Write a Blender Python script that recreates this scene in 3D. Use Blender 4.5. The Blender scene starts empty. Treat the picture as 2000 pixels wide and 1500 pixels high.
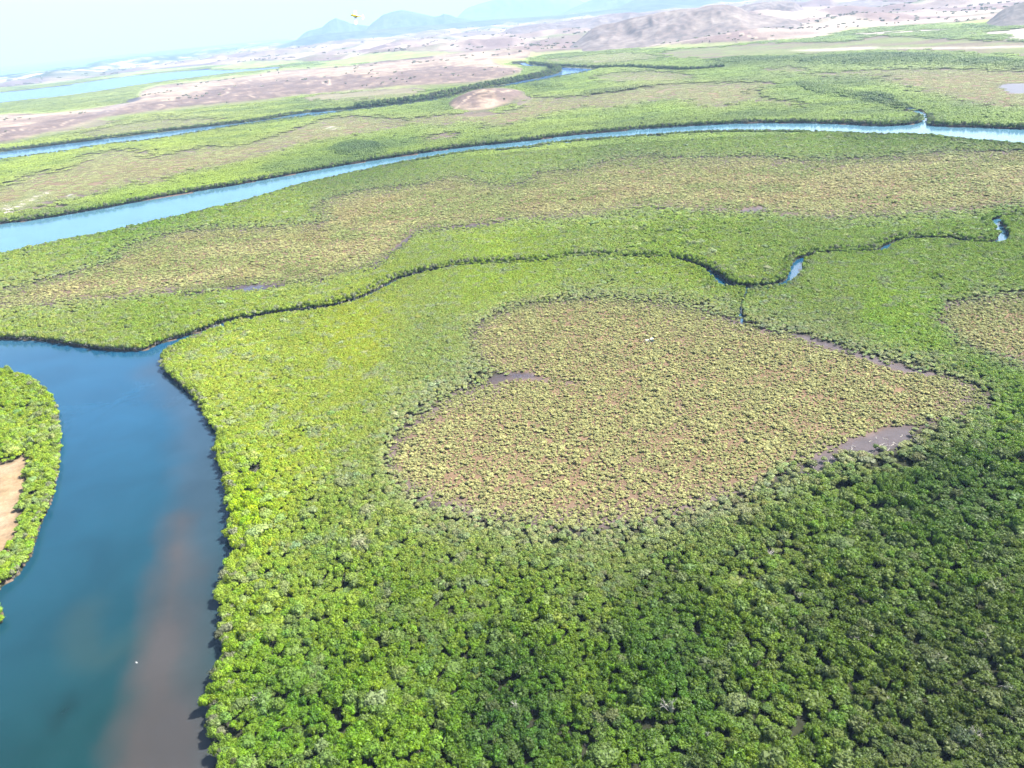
import bpy, bmesh, math, random
import numpy as np
from mathutils import Vector, Matrix, Quaternion

SC = bpy.context.scene
COL = SC.collection
rad = math.radians
random.seed(7)
RNG = np.random.default_rng(7)

# ------------------------------------------------------------------ camera
H = 200.0                       # flying height in metres
FPX = 1500.0                    # focal length in photo pixels (2000 wide)
PITCH = math.atan(720.6 / FPX)
ROLL = rad(5.54)
fwd = np.array([0, math.cos(PITCH), -math.sin(PITCH)])
up0 = np.array([0, math.sin(PITCH), math.cos(PITCH)])
rt0 = np.array([1.0, 0, 0])
RT = math.cos(ROLL) * rt0 - math.sin(ROLL) * up0
UP = math.sin(ROLL) * rt0 + math.cos(ROLL) * up0
cam_d = bpy.data.cameras.new('camera')
cam = bpy.data.objects.new('camera', cam_d)
COL.objects.link(cam)
cam_d.sensor_width = 36
cam_d.lens = 36 * FPX / 2000
cam_d.clip_start = 1.0
cam_d.clip_end = 200000
M = Matrix.Identity(4)
for i in range(3):
    M[i][0] = RT[i]; M[i][1] = UP[i]; M[i][2] = -fwd[i]
M[2][3] = H
cam.matrix_world = M
SC.camera = cam

# ------------------------------------------------------------------ light
SUN_EL = rad(52)
SUN_AZ = rad(72)                # clockwise from +Y: the sun stands to the right, slightly ahead
w = bpy.data.worlds.new('World'); SC.world = w; w.use_nodes = True
nt = w.node_tree; nt.nodes.clear()
sky = nt.nodes.new('ShaderNodeTexSky'); sky.sky_type = 'NISHITA'; sky.sun_disc = False
sky.sun_elevation = SUN_EL; sky.sun_rotation = SUN_AZ
sky.air_density = 1.0; sky.dust_density = 0.3; sky.ozone_density = 1.0; sky.altitude = 200
bg = nt.nodes.new('ShaderNodeBackground'); bg.inputs[1].default_value = 0.05
out = nt.nodes.new('ShaderNodeOutputWorld')
# fair-weather clouds, thicker over the inland mountains (the right of the view)
tcw = nt.nodes.new('ShaderNodeTexCoord'); sepw = nt.nodes.new('ShaderNodeSeparateXYZ'); nt.links.new(tcw.outputs['Generated'], sepw.inputs[0])
def wmath(op, a, b=None, clamp=False):
    q = nt.nodes.new('ShaderNodeMath'); q.operation = op; q.use_clamp = clamp
    for i_, v_ in enumerate((a, b)):
        if v_ is None: continue
        if isinstance(v_, (int, float)): q.inputs[i_].default_value = v_
        else: nt.links.new(v_, q.inputs[i_])
    return q.outputs[0]
zc_ = wmath('ADD', wmath('MAXIMUM', sepw.outputs[2], 0.0), .12)
cmb = nt.nodes.new('ShaderNodeCombineXYZ'); nt.links.new(wmath('DIVIDE', sepw.outputs[0], zc_), cmb.inputs[0]); nt.links.new(wmath('DIVIDE', sepw.outputs[1], zc_), cmb.inputs[1])
cn = nt.nodes.new('ShaderNodeTexNoise'); cn.inputs['Scale'].default_value = .55; cn.inputs['Detail'].default_value = 7; cn.inputs['Roughness'].default_value = .55; nt.links.new(cmb.outputs[0], cn.inputs['Vector'])
cf = wmath('MULTIPLY', wmath('SUBTRACT', wmath('ADD', cn.outputs[0], wmath('MULTIPLY', sepw.outputs[0], .8)), .62), 5.0, True)
cmix = nt.nodes.new('ShaderNodeMix'); cmix.data_type = 'RGBA'; nt.links.new(wmath('MULTIPLY', cf, .75), cmix.inputs[0]); nt.links.new(sky.outputs[0], cmix.inputs[6]); cmix.inputs[7].default_value = (17.0, 17.2, 17.4, 1)
nt.links.new(cmix.outputs[2], bg.inputs[0]); nt.links.new(bg.outputs[0], out.inputs[0])
sd = bpy.data.lights.new('sun', 'SUN'); sd.energy = 5.0; sd.angle = rad(0.53); sd.color = (1, .955, .88)
sun = bpy.data.objects.new('sun', sd); COL.objects.link(sun)
sdir = Vector((math.sin(SUN_AZ) * math.cos(SUN_EL), math.cos(SUN_AZ) * math.cos(SUN_EL), math.sin(SUN_EL)))
sun.rotation_euler = sdir.to_track_quat('Z', 'Y').to_euler()
sun.location = (300, 100, 500)
SC.view_settings.view_transform = 'Standard'
try: SC.view_settings.look = 'None'
except Exception: pass
SC.view_settings.exposure = 2.15
SC.view_settings.gamma = 1.0
SC.view_settings.use_curve_mapping = False
SC.render.engine = 'CYCLES'
cy = SC.cycles
cy.use_denoising = True
cy.max_bounces = 5; cy.diffuse_bounces = 2; cy.glossy_bounces = 2; cy.transmission_bounces = 3
cy.transparent_max_bounces = 6; cy.volume_bounces = 0
cy.use_adaptive_sampling = True; cy.adaptive_threshold = 0.02

# ------------------------------------------------------------------ helpers
def lin(c):
    c = np.asarray(c, float) / 255.0
    return np.where(c <= .04045, c / 12.92, ((c + .055) / 1.055) ** 2.4)

def G(px, py, z=0.0):
    """a spot of the map: where the line of sight through a photo pixel meets height z"""
    d = fwd * FPX + RT * (px - 1000) + UP * (750 - py)
    t = (z - H) / d[2]
    if t < 0 or t * d[1] > 62000: t = 62000 / max(d[1], 1e-3)
    return np.array([d[0] * t, d[1] * t])

def inframe(x, y, z, mx=0):
    v = np.stack([x, y, z - H], -1)
    zz = v @ fwd
    X = 1000 + FPX * (v @ RT) / zz; Y = 750 - FPX * (v @ UP) / zz
    return (zz > 0) & (X > -mx) & (X < 2000 + mx) & (Y > -mx) & (Y < 1500 + mx), X, Y

def hash2(ix, iy, s):
    n = (ix.astype(np.int64) * 374761393 + iy.astype(np.int64) * 668265263 + s * 974711) & 0x7fffffff
    n = ((n ^ (n >> 13)) * 1274126177) & 0x7fffffff
    n = (n ^ (n >> 16)) & 0xffffff
    return n / float(0xffffff)

def vnoise(x, y, s=0):
    ix = np.floor(x); iy = np.floor(y); fx = x - ix; fy = y - iy
    fx = fx * fx * (3 - 2 * fx); fy = fy * fy * (3 - 2 * fy)
    a = hash2(ix, iy, s); b = hash2(ix + 1, iy, s); c = hash2(ix, iy + 1, s); d = hash2(ix + 1, iy + 1, s)
    return (a * (1 - fx) + b * fx) * (1 - fy) + (c * (1 - fx) + d * fx) * fy

def fbm(x, y, s=0, o=4):
    t = 0; a = .5; n = 0
    for k in range(o):
        t = t + a * vnoise(x * 2 ** k + 17.3 * k, y * 2 ** k - 9.1 * k, s + k); n += a; a *= .5
    return t / n

# --- polar map: rows follow the angle below the horizon, columns follow the azimuth
AZ0, AZ1 = -70.0, 70.0
CPD = 20
NC = int((AZ1 - AZ0) * CPD)
def dep2row(d):
    return np.where(d < 2, 60 * d, np.where(d < 8, 120 + 40 * (d - 2), np.where(d < 25, 360 + 24 * (d - 8), 768 + 12 * (d - 25))))
def row2dep(v):
    return np.where(v < 120, v / 60, np.where(v < 360, 2 + (v - 120) / 40, np.where(v < 768, 8 + (v - 360) / 24, 25 + (v - 768) / 12)))
def w2q(x, y):
    d = np.degrees(np.arctan2(H, np.hypot(x, y)))
    return np.where(d < 2, 60 * d, np.where(d < 8, 120 + 26 * (d - 2), 276 + 12 * (d - 8))), (np.degrees(np.arctan2(x, y)) - AZ0) * CPD
NR = int(dep2row(np.array(80.0)))
def w2g(x, y):
    r = np.hypot(x, y)
    return dep2row(np.degrees(np.arctan2(H, r))), (np.degrees(np.arctan2(x, y)) - AZ0) * CPD
def look(mask, x, y):
    v, u = w2g(x, y)
    vi = np.clip(np.round(v).astype(int), 0, NR - 1); ui = np.clip(np.round(u).astype(int), 0, NC - 1)
    return mask[vi, ui]

def spline(p, closed=True, n=8):
    p = np.asarray(p, float); m = len(p); o = []
    rng = range(m) if closed else range(m - 1)
    for i in rng:
        if closed: a, b, c, d = p[i - 1], p[i], p[(i + 1) % m], p[(i + 2) % m]
        else: a, b, c, d = p[max(i - 1, 0)], p[i], p[i + 1], p[min(i + 2, m - 1)]
        for k in range(n):
            t = k / n
            o.append(.5 * ((2 * b) + (c - a) * t + (2 * a - 5 * b + 4 * c - d) * t * t + (3 * b - a - 3 * c + d) * t ** 3))
    if not closed: o.append(p[-1])
    return np.array(o)

def fill(gp, out=None):
    """scan-fill polygon given as (row, col) pairs"""
    m = np.zeros((NR, NC), bool) if out is None else out
    r = gp[:, 0]; c = gp[:, 1]; r2 = np.roll(r, -1); c2 = np.roll(c, -1)
    for y in range(max(0, int(r.min())), min(NR, int(r.max()) + 2)):
        yy = y + .001
        k = (r <= yy) != (r2 <= yy)
        if not k.any(): continue
        xs = np.sort(c[k] + (yy - r[k]) / (r2[k] - r[k]) * (c2[k] - c[k]))
        for a, b in zip(xs[::2], xs[1::2]):
            a = int(max(0, math.ceil(a))); b = int(min(NC, math.floor(b) + 1))
            if b > a: m[y, a:b] = True
    return m

def poly(pts, z=0.0, n=6, out=None, smooth=True):
    wp = np.array([G(x, y, (z if len(q) == 0 else q[0])) for (x, y, *q) in pts])
    if smooth: wp = spline(wp, True, n)
    else:
        wp = np.concatenate([wp[i] + (wp[(i + 1) % len(wp)] - wp[i]) * np.linspace(0, 1, 12, endpoint=False)[:, None] for i in range(len(wp))])
    v, u = w2g(wp[:, 0], wp[:, 1])
    return fill(np.stack([v, u], -1), out)

def stroke(pts, wid, out, z=0.0):
    """a ribbon of given widths in metres along a line"""
    wp = np.array([G(p[0], p[1], z) for p in pts]); ww = np.array([wid if np.isscalar(wid) else 0] * len(pts), float) if np.isscalar(wid) else np.array(wid, float)
    q = spline(np.concatenate([wp, ww[:, None]], 1), False, 8)
    t = np.gradient(q[:, :2], axis=0); t /= np.hypot(t[:, 0], t[:, 1])[:, None] + 1e-9
    nrm = np.stack([-t[:, 1], t[:, 0]], -1)
    hw = q[:, 2:3] * .5
    for i in range(len(q) - 1):
        quad = np.array([q[i, :2] + nrm[i] * hw[i] - t[i] * .3, q[i + 1, :2] + nrm[i + 1] * hw[i + 1] + t[i + 1] * .3, q[i + 1, :2] - nrm[i + 1] * hw[i + 1] + t[i + 1] * .3, q[i, :2] - nrm[i] * hw[i] - t[i] * .3])
        v, u = w2g(quad[:, 0], quad[:, 1]); fill(np.stack([v, u], -1), out)
    return q

def blur(m, k):
    a = m.astype(np.float32)
    for ax in (0, 1):
        for _ in range(2):
            c = np.cumsum(np.concatenate([np.repeat(a.take([0], ax), k + 1, ax), a, np.repeat(a.take([-1], ax), k, ax)], ax), ax, dtype=np.float64)
            n = a.shape[ax]
            a = ((c.take(range(2 * k + 1, 2 * k + 1 + n), ax) - c.take(range(0, n), ax)) / (2 * k + 1)).astype(np.float32)
    return a

# ------------------------------------------------------------------ the map of the delta
NEAR_N = [(-500, 640), (-200, 652), (0, 664), (50, 665), (100, 669), (150, 677), (200, 684), (250, 687), (285, 684), (310, 674), (345, 663), (385, 651), (430, 636)]
EAST = [(430, 642, 2), (395, 655, 2), (360, 670, 2), (330, 686, 2), (314, 700, 2), (323, 722, 2), (345, 744, 2), (370, 767, 2), (396, 800, 2), (412, 825, 2), (426, 850, 2), (421, 870, 2), (427, 895, 2), (434, 920, 2), (442, 950, 2), (446, 985, 2), (452, 1010, 2), (442, 1045, 2), (456, 1075, 0), (464, 1092, 0), (442, 1105, 2), (432, 1140, 2), (427, 1165, 2), (437, 1200, 2), (432, 1240, 2), (440, 1282, 2), (420, 1312, 2), (408, 1350, 2), (403, 1380, 2), (411, 1402, 2), (408, 1440, 2), (418, 1470, 2), (432, 1500, 2), (444, 1560, 2), (430, 1660, 2), (400, 1900, 2)]
WEST = [(-500, 700, 4), (-100, 722, 4), (0, 724, 4), (30, 727, 4), (60, 738, 3), (85, 758, 3), (105, 790, 3), (112, 812, 2), (117, 850, 2), (115, 890, 2), (112, 920, 2), (103, 960, 2), (94, 985, 2), (80, 1015, 2), (66, 1055, 2), (61, 1075, 2), (45, 1100, 2), (30, 1120, 2), (12, 1135, 1), (0, 1143, 1), (-60, 1166, 1), (-500, 1200, 1)]
water = poly(NEAR_N + EAST + [(-700, 1900), (-900, 1500), (-900, 700)])
isl = poly(WEST, n=4); water &= ~isl
isl2 = poly([(-300, 1170), (-60, 1180), (0, 1189), (7, 1200), (5, 1216), (-10, 1229), (-60, 1250), (-300, 1290)])
water &= ~isl2
RB_far = [(-500, 505), (-200, 468), (0, 438), (60, 431), (192, 410), (315, 386), (455, 363), (595, 337), (705, 318), (810, 302), (901, 289), (1020, 277), (1107, 266), (1195, 258), (1300, 250), (1440, 242), (1562, 241), (1650, 243), (1720, 247), (1790, 242), (1802, 233), (1806, 229), (1811, 235), (1818, 246), (1895, 249), (2000, 253), (2300, 262), (2800, 280)]
RB_near = [(2800, 330, 5), (2300, 300, 5), (2000, 279, 5), (1877, 269, 5), (1807, 261, 5), (1720, 260, 5), (1615, 256, 5), (1510, 253, 5), (1405, 254, 5), (1300, 259, 5), (1195, 267, 5), (1090, 275, 5), (1020, 286, 5), (932, 292, 5), (845, 304, 5), (740, 324, 5), (628, 349, 5), (577, 361, 5), (490, 387, 5), (385, 412, 5), (280, 435, 5), (196, 454, 5), (105, 471, 5), (0, 495, 5), (-200, 540, 5), (-500, 600, 5)]
riverB = poly(RB_far + RB_near, n=5); water |= riverB
RC_far = [(-400, 340), (-100, 306), (0, 297), (140, 280), (266, 264), (385, 250), (507, 236), (588, 222), (695, 213), (760, 206), (845, 194), (950, 172), (1013, 160), (1060, 151), (1092, 142), (1097, 137), (1080, 133), (1029, 129), (1000, 126), (999, 122), (1010, 120), (1027, 121), (1032, 126), (1060, 129), (1100, 132), (1160, 135)]
RC_near = [(1160, 138), (1110, 147), (1072, 155), (1013, 166), (950, 176), (845, 197), (760, 209), (693, 217), (577, 231), (490, 243), (385, 260), (297, 274), (210, 283), (126, 297), (70, 304), (0, 313), (-100, 324), (-400, 360)]
riverC = poly(RC_far + RC_near, n=5); water |= riverC
estD = poly([(-400, 226), (0, 181), (122, 167), (245, 150), (350, 140), (409, 134), (413, 137), (472, 136), (545, 131), (545, 133), (472, 140), (385, 150), (280, 164), (140, 185), (0, 200), (-400, 250)], n=4); water |= estD
seaE = poly([(-900, 190), (-400, 178), (0, 152), (70, 140), (150, 136), (60, 146), (180, 133), (203, 122), (297, 108), (385, 96), (490, 84), (600, 69), (600, 60), (0, 60), (-900, 60)], smooth=False); water |= seaE
# tidal creek winding through the mangrove
CREEK = [(420, 641), (450, 633), (500, 623), (560, 613), (620, 606), (651, 601), (699, 588), (740, 570), (776, 550), (804, 541), (850, 530), (900, 522), (960, 519), (1038, 516), (1090, 509), (1140, 505), (1230, 506), (1321, 511), (1370, 526), (1398, 543), (1422, 560), (1457, 565), (1503, 562), (1540, 552), (1552, 538), (1556, 522), (1569, 507), (1615, 497), (1713, 494), (1734, 483), (1769, 471), (1853, 469), (1895, 477), (1937, 478), (1960, 469), (1954, 450), (1944, 433), (1990, 425), (2100, 420), (2400, 440)]
CW = [12, 11, 10, 8, 8, 8, 7, 7, 7, 7, 6, 4, 3, 3.5, 3, 3, 3, 5, 7, 9, 9, 7, 6, 7, 9, 8, 6, 5, 6, 6, 5, 6, 6, 6, 8, 8, 6, 5, 5, 5]
creek = np.zeros((NR, NC), bool)
creek_q = stroke(CREEK, CW, creek)
stroke([(1457, 566), (1456, 580), (1450, 594), (1446, 608), (1449, 625), (1449, 634)], [1.8, 2.0, 1.8, 2.2, 1.8, 1.5], creek)
water |= creek
creekw = np.zeros((NR, NC), bool); stroke(CREEK, [w_ + (1.6 if i_ < 11 else .4 if i_ < 17 else 1.0) for i_, w_ in enumerate(CW)], creekw)
stroke([(1806, 232), (1800, 222), (1760, 205), (1700, 190), (1620, 178), (1570, 168)], [16, 9, 6, 5, 4, 3], water)

# open shrub land
def Z(*pp, n=5, smooth=True):
    m = np.zeros((NR, NC), bool)
    for p in pp: m |= poly(p, n=n, smooth=smooth)
    return m & ~water
HEART = [(942, 706), (926, 682), (922, 652), (945, 630), (985, 611), (1040, 596), (1100, 589), (1170, 586), (1240, 588), (1300, 593), (1360, 605), (1420, 621), (1480, 640), (1540, 655), (1600, 673), (1680, 695), (1760, 716), (1840, 736), (1900, 756), (1930, 778), (1935, 795), (1900, 812), (1840, 822), (1785, 838), (1740, 862), (1680, 872), (1620, 888), (1560, 908), (1520, 926), (1470, 955), (1420, 980), (1360, 1000), (1280, 1018), (1200, 1030), (1100, 1033), (1000, 1022), (920, 1005), (850, 985), (795, 960), (762, 932), (756, 903), (768, 868), (792, 838), (832, 803), (882, 774), (935, 756), (975, 746), (1000, 740), (985, 731), (960, 722)]
heart = Z(HEART)
MBAND = [(-400, 680), (-400, 640), (-100, 590), (0, 568), (105, 545), (175, 524), (231, 510), (234, 492), (266, 475), (315, 464), (367, 452), (455, 447), (560, 443), (645, 434), (640, 424), (600, 414), (619, 401), (650, 387), (720, 372), (825, 360), (895, 345), (947, 359), (1000, 363), (1035, 352), (1052, 338), (1140, 331), (1175, 317), (1245, 307), (1350, 310), (1475, 307), (1580, 315), (1720, 310), (1825, 300), (2000, 297), (2400, 310), (2400, 395), (2000, 402), (1895, 413), (1790, 420), (1685, 427), (1580, 425), (1510, 420), (1470, 408), (1440, 416), (1350, 412), (1262, 405), (1210, 416), (1105, 427), (1000, 428), (965, 437), (877, 444), (825, 450), (795, 468), (755, 503), (702, 527), (630, 547), (507, 562), (420, 566), (315, 577), (210, 590), (105, 596), (0, 608), (-100, 628)]
RZONE = [(1832, 610), (1870, 592), (1930, 582), (2000, 579), (2300, 570), (2500, 680), (2300, 770), (2000, 712), (1950, 700), (1900, 680), (1858, 652)]
P1 = [(-200, 450), (-60, 400), (0, 366), (56, 342), (147, 328), (154, 305), (210, 296), (290, 293), (312, 308), (340, 298), (400, 288), (470, 285), (520, 272), (600, 243), (670, 226), (722, 229), (810, 231), (880, 222), (950, 222), (1002, 215), (1027, 190), (1125, 189), (1230, 176), (1300, 165), (1400, 162), (1517, 161), (1480, 180), (1450, 208), (1370, 213), (1335, 203), (1300, 196), (1195, 213), (1140, 212), (1072, 226), (1002, 245), (943, 252), (915, 241), (862, 250), (810, 246), (740, 259), (670, 269), (600, 284), (490, 315), (350, 343), (315, 362), (245, 366), (157, 391), (70, 405), (0, 415), (-60, 425), (-200, 470)]
shrub = Z(MBAND, RZONE, P1,
          [(815, 277), (850, 262), (900, 262), (888, 273)], [(1455, 197), (1496, 191), (1587, 209), (1510, 207)],
          [(1720, 154), (1807, 135), (2000, 140), (2400, 150), (2400, 220), (2000, 213), (1895, 203), (1790, 178)],
          [(1480, 137), (1520, 131), (1580, 134), (1590, 140), (1520, 144)], [(1560, 149), (1640, 140), (1760, 136), (1880, 134), (1800, 145), (1650, 151)],
          [(150, 264), (200, 251), (300, 236), (440, 231), (392, 245), (300, 256), (200, 267)], [(600, 189), (700, 180), (827, 175), (800, 190), (700, 197), (600, 198)],
          [(1146, 154), (1200, 143), (1300, 140), (1360, 150), (1300, 160), (1200, 161)],
          [(1040, 120), (1150, 108), (1250, 104), (1290, 112), (1240, 120), (1130, 124)],
          [(60, 250), (130, 240), (240, 238), (180, 250), (90, 262)])
flat = Z([(1300, 100), (1400, 92), (1500, 84), (1640, 82), (1720, 70), (2000, 82), (2400, 82), (2400, 125), (2000, 112), (1850, 101), (1700, 101), (1550, 108), (1400, 116), (1300, 113)],
         [(25, 392), (60, 375), (105, 375), (100, 385), (85, 400), (140, 402), (100, 412), (30, 418), (-60, 425), (-60, 405)])
salt = Z([(1535, 99), (1600, 96), (1710, 92), (1700, 96), (1600, 100)], [(1690, 94), (1850, 93), (2000, 90), (2000, 93), (1850, 96)],
         [(1655, 66), (1750, 61), (1850, 57), (1846, 60), (1760, 65), (1680, 69)], [(1877, 66), (1960, 60), (2000, 55), (2100, 55), (2100, 69), (1950, 68)],
         [(1960, 76), (2000, 66), (2300, 68), (2300, 84), (2000, 80)], [(25, 405), (60, 385), (98, 375), (100, 378), (64, 392), (40, 409)], [(-60, 412), (0, 402), (22, 405), (25, 418), (-60, 424)],
         [(633, 252), (648, 247), (662, 250), (650, 254)], [(415, 238), (430, 236), (435, 240), (420, 241)])
salt_pond = Z([(132, 383), (139, 380), (148, 384), (144, 389), (133, 388)], [(1840, 68), (1847, 66), (1850, 73), (1843, 76)], [(638, 250), (652, 249), (650, 252), (640, 252)], [(428, 285), (434, 283), (434, 287)])
muds = Z([(945, 742), (980, 733), (1010, 729), (1045, 732), (1065, 740), (1085, 746), (1120, 744), (1130, 750), (1085, 750), (1055, 745), (1020, 741), (980, 746), (950, 750)],
         [(1640, 872), (1660, 862), (1700, 850), (1740, 836), (1765, 832), (1785, 845), (1770, 866), (1735, 884), (1690, 892), (1655, 886)],
         [(1560, 922), (1585, 905), (1612, 888), (1632, 886), (1640, 900), (1622, 920), (1600, 932), (1570, 935)],
         [(1540, 652), (1590, 660), (1650, 682), (1700, 696), (1740, 712), (1800, 724), (1830, 735), (1800, 733), (1740, 722), (1680, 700), (1640, 688), (1580, 668)],
         [(1920, 800), (1940, 790), (1960, 795), (1950, 808), (1925, 808)],
         [(350, 578), (420, 568), (470, 560), (500, 558), (560, 558), (640, 550), (640, 553), (560, 562), (510, 570), (480, 572), (420, 573), (360, 583)],
         [(710, 535), (755, 503), (780, 478), (800, 462), (812, 460), (800, 470), (780, 488), (765, 503), (720, 535)],
         [(875, 445), (965, 437), (1000, 432), (1000, 435), (960, 442), (880, 449)],
         [(1445, 414), (1480, 405), (1490, 404), (1480, 414), (1450, 420)],
         [(195, 220), (255, 195), (275, 192), (270, 202), (215, 225), (180, 228)], [(300, 228), (350, 229), (340, 232), (300, 231)])
pools = Z([(822, 448), (833, 450), (845, 456), (850, 459), (838, 458), (828, 454)], [(1486, 400), (1491, 402), (1505, 412), (1507, 417), (1495, 412), (1487, 406)], [(1260, 395), (1268, 400), (1276, 406), (1268, 403)],
          [(474, 566), (500, 558), (516, 562), (510, 570), (484, 572)], [(1000, 737), (1030, 732), (1045, 735), (1020, 740)],
          [(235, 192), (250, 191), (244, 195)], [(1675, 70), (1690, 70), (1685, 72), (1676, 72)], [(1950, 168), (2000, 163), (2300, 165), (2300, 185), (2000, 184), (1965, 179)], [(335, 229), (345, 229), (342, 231)])
sand = Z([(-300, 930), (0, 908), (30, 898), (56, 892), (60, 905), (50, 930), (52, 958), (44, 985), (30, 1008), (40, 1030), (30, 1050), (15, 1078), (0, 1084), (-300, 1110)])
gaps = Z([(1492, 1084), (1498, 1070), (1512, 1078), (1514, 1092), (1500, 1096)], [(1635, 966), (1645, 950), (1660, 952), (1658, 968), (1645, 972)], [(1700, 915), (1720, 905), (1730, 912), (1720, 925), (1702, 925)],
         [(490, 924), (505, 912), (518, 918), (512, 930), (495, 932)], [(1316, 1368), (1330, 1375), (1328, 1412), (1318, 1418), (1312, 1395)], [(1746, 892), (1765, 900), (1780, 915), (1765, 925), (1750, 910)], n=3)
# dry country
H1 = [(-300, 262), (0, 228), (105, 224), (168, 217), (270, 199), (273, 186), (308, 171), (437, 157), (507, 147), (542, 140), (630, 135), (700, 129), (740, 122), (817, 116), (915, 104), (985, 100), (1037, 108), (1010, 118), (960, 123), (1000, 133), (1022, 138), (1002, 148), (950, 160), (880, 168), (775, 172), (600, 186), (490, 200), (315, 218), (210, 232), (105, 260), (0, 282), (-300, 320)]
ISLET = [(880, 206), (900, 194), (932, 179), (985, 177), (1020, 185), (1013, 196), (950, 217), (897, 215)]
dry = Z(H1, ISLET)
plain = Z([(-900, 205), (-400, 205), (0, 172), (122, 160), (245, 143), (350, 132), (409, 128), (480, 127), (560, 122), (640, 120), (740, 112), (915, 103), (1037, 108), (1125, 101), (1300, 92), (1400, 88), (1510, 80), (1600, 74), (1657, 58), (1790, 50), (2000, 36), (2500, 20), (3000, -40), (2000, -70), (1000, 20), (600, 66), (490, 86), (385, 98), (297, 110), (203, 124), (180, 135), (60, 148), (0, 156), (-900, 200)], smooth=False)
coast = Z([(-900, 190), (0, 152), (70, 142), (180, 134), (203, 122), (297, 108), (385, 95), (490, 84), (560, 74), (640, 70), (640, 76), (500, 96), (400, 112), (250, 138), (120, 156), (0, 168), (-900, 210)], smooth=False)
scrub = Z([(-300, 290), (0, 257), (105, 236), (160, 230), (240, 216), (310, 205), (340, 200), (440, 172), (520, 160), (650, 152), (740, 152), (800, 140), (860, 132), (960, 136), (1022, 138), (1002, 148), (950, 160), (880, 168), (775, 172), (600, 186), (490, 200), (315, 218), (210, 232), (105, 260), (0, 282), (-300, 320)],
          [(640, 132), (700, 118), (780, 108), (860, 104), (830, 118), (760, 126), (690, 130)], [(890, 205), (905, 195), (935, 180), (960, 178), (940, 190), (930, 205), (945, 215), (900, 214)], [(965, 182), (1015, 186), (1010, 196), (975, 208)])
tallc = Z([(655, 290), (690, 278), (730, 283), (755, 300), (715, 310), (670, 305)], [(1560, 165), (1600, 168), (1650, 180), (1720, 186), (1750, 200), (1800, 222), (1740, 210), (1680, 195), (1590, 183)],
          [(1380, 120), (1450, 112), (1560, 115), (1560, 120), (1450, 126)], [(1550, 118), (1700, 106), (1900, 112), (2000, 120), (2300, 122), (2300, 138), (2000, 134), (1800, 126), (1700, 128), (1600, 124)],
          [(1020, 170), (1060, 165), (1100, 168), (1060, 174)], [(1150, 180), (1250, 170), (1290, 170), (1220, 180), (1160, 186)],
          [(1880, 48), (1960, 52), (2300, 48), (2300, 56), (1960, 56), (1900, 54)], [(820, 430), (850, 428), (858, 440), (830, 445)])
green_all = ~(water | heart | shrub | flat | salt | muds | pools | sand | gaps | dry | plain | coast)
b_water = blur(water, 1); b_heart = blur(heart, 12); b_heart2 = blur(heart, 45)
b_shrub = blur(shrub | heart, 4); b_edge = blur(shrub | heart, 16)
b_flat = blur(flat, 2); b_salt = blur(salt | salt_pond, 1); b_mud = blur(muds, 2); b_dry = blur(dry, 2); b_plain = blur(plain, 2); b_coast = blur(coast, 2)
b_scrub = blur(scrub, 3); b_sand = blur(sand, 5); b_pool = blur(pools, 1); b_gap = blur(gaps, 1); b_mud5 = blur(muds, 3)

# colour of the mangrove canopy, sampled over the map (leaf colour of each stand, shade painted into the nearest)
CAN = [(450, 720, 200, 224, 84), (700, 650, 196, 218, 68), (560, 900, 190, 216, 72), (480, 1000, 186, 214, 56), (830, 690, 174, 198, 104), (640, 1080, 158, 188, 84), (800, 1250, 126, 160, 48), (600, 1400, 120, 162, 48), (1000, 1400, 84, 124, 26), (1300, 1300, 92, 128, 34), (1650, 1200, 108, 134, 54), (1850, 1350, 98, 118, 60), (1850, 950, 94, 128, 50),
       (1100, 1100, 140, 168, 70), (1450, 1060, 135, 160, 80), (700, 980, 168, 190, 100), (1000, 540, 184, 216, 70), (1300, 550, 178, 210, 76), (1200, 450, 180, 208, 98), (1750, 600, 166, 206, 64), (1850, 520, 158, 194, 74),
       (1650, 650, 160, 184, 98), (1720, 640, 160, 204, 60), (300, 600, 170, 200, 78), (100, 630, 178, 200, 100), (300, 470, 150, 190, 60), (700, 360, 150, 180, 84), (1200, 290, 152, 182, 92), (1700, 290, 148, 182, 76),
       (50, 780, 178, 206, 70), (90, 900, 180, 208, 86), (30, 1120, 172, 206, 72), (300, 310, 184, 208, 92), (1100, 250, 176, 202, 104), (1600, 230, 172, 204, 96), (300, 210, 190, 206, 124), (1700, 120, 165, 192, 110),
       (300, 190, 186, 202, 116), (750, 160, 170, 196, 110), (1950, 740, 140, 180, 66), (600, 520, 186, 212, 88)]
can_p = np.array([w2q(*[np.array(v) for v in G(a, b)]) for a, b, *_ in CAN]); can_c = np.array([lin(c[2:]) for c in CAN])
def canopy_col(x, y):
    v, u = w2q(x, y)
    num = np.zeros((len(x), 3)); den = np.zeros(len(x))
    for (pv, pu), c in zip(can_p, can_c):
        d2 = ((v - pv) / 34) ** 2 + ((u - pu) / 62) ** 2
        ww = 1 / (d2 ** 1.5 + .05); num += ww[:, None] * c; den += ww
    return num / den[:, None]

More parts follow.
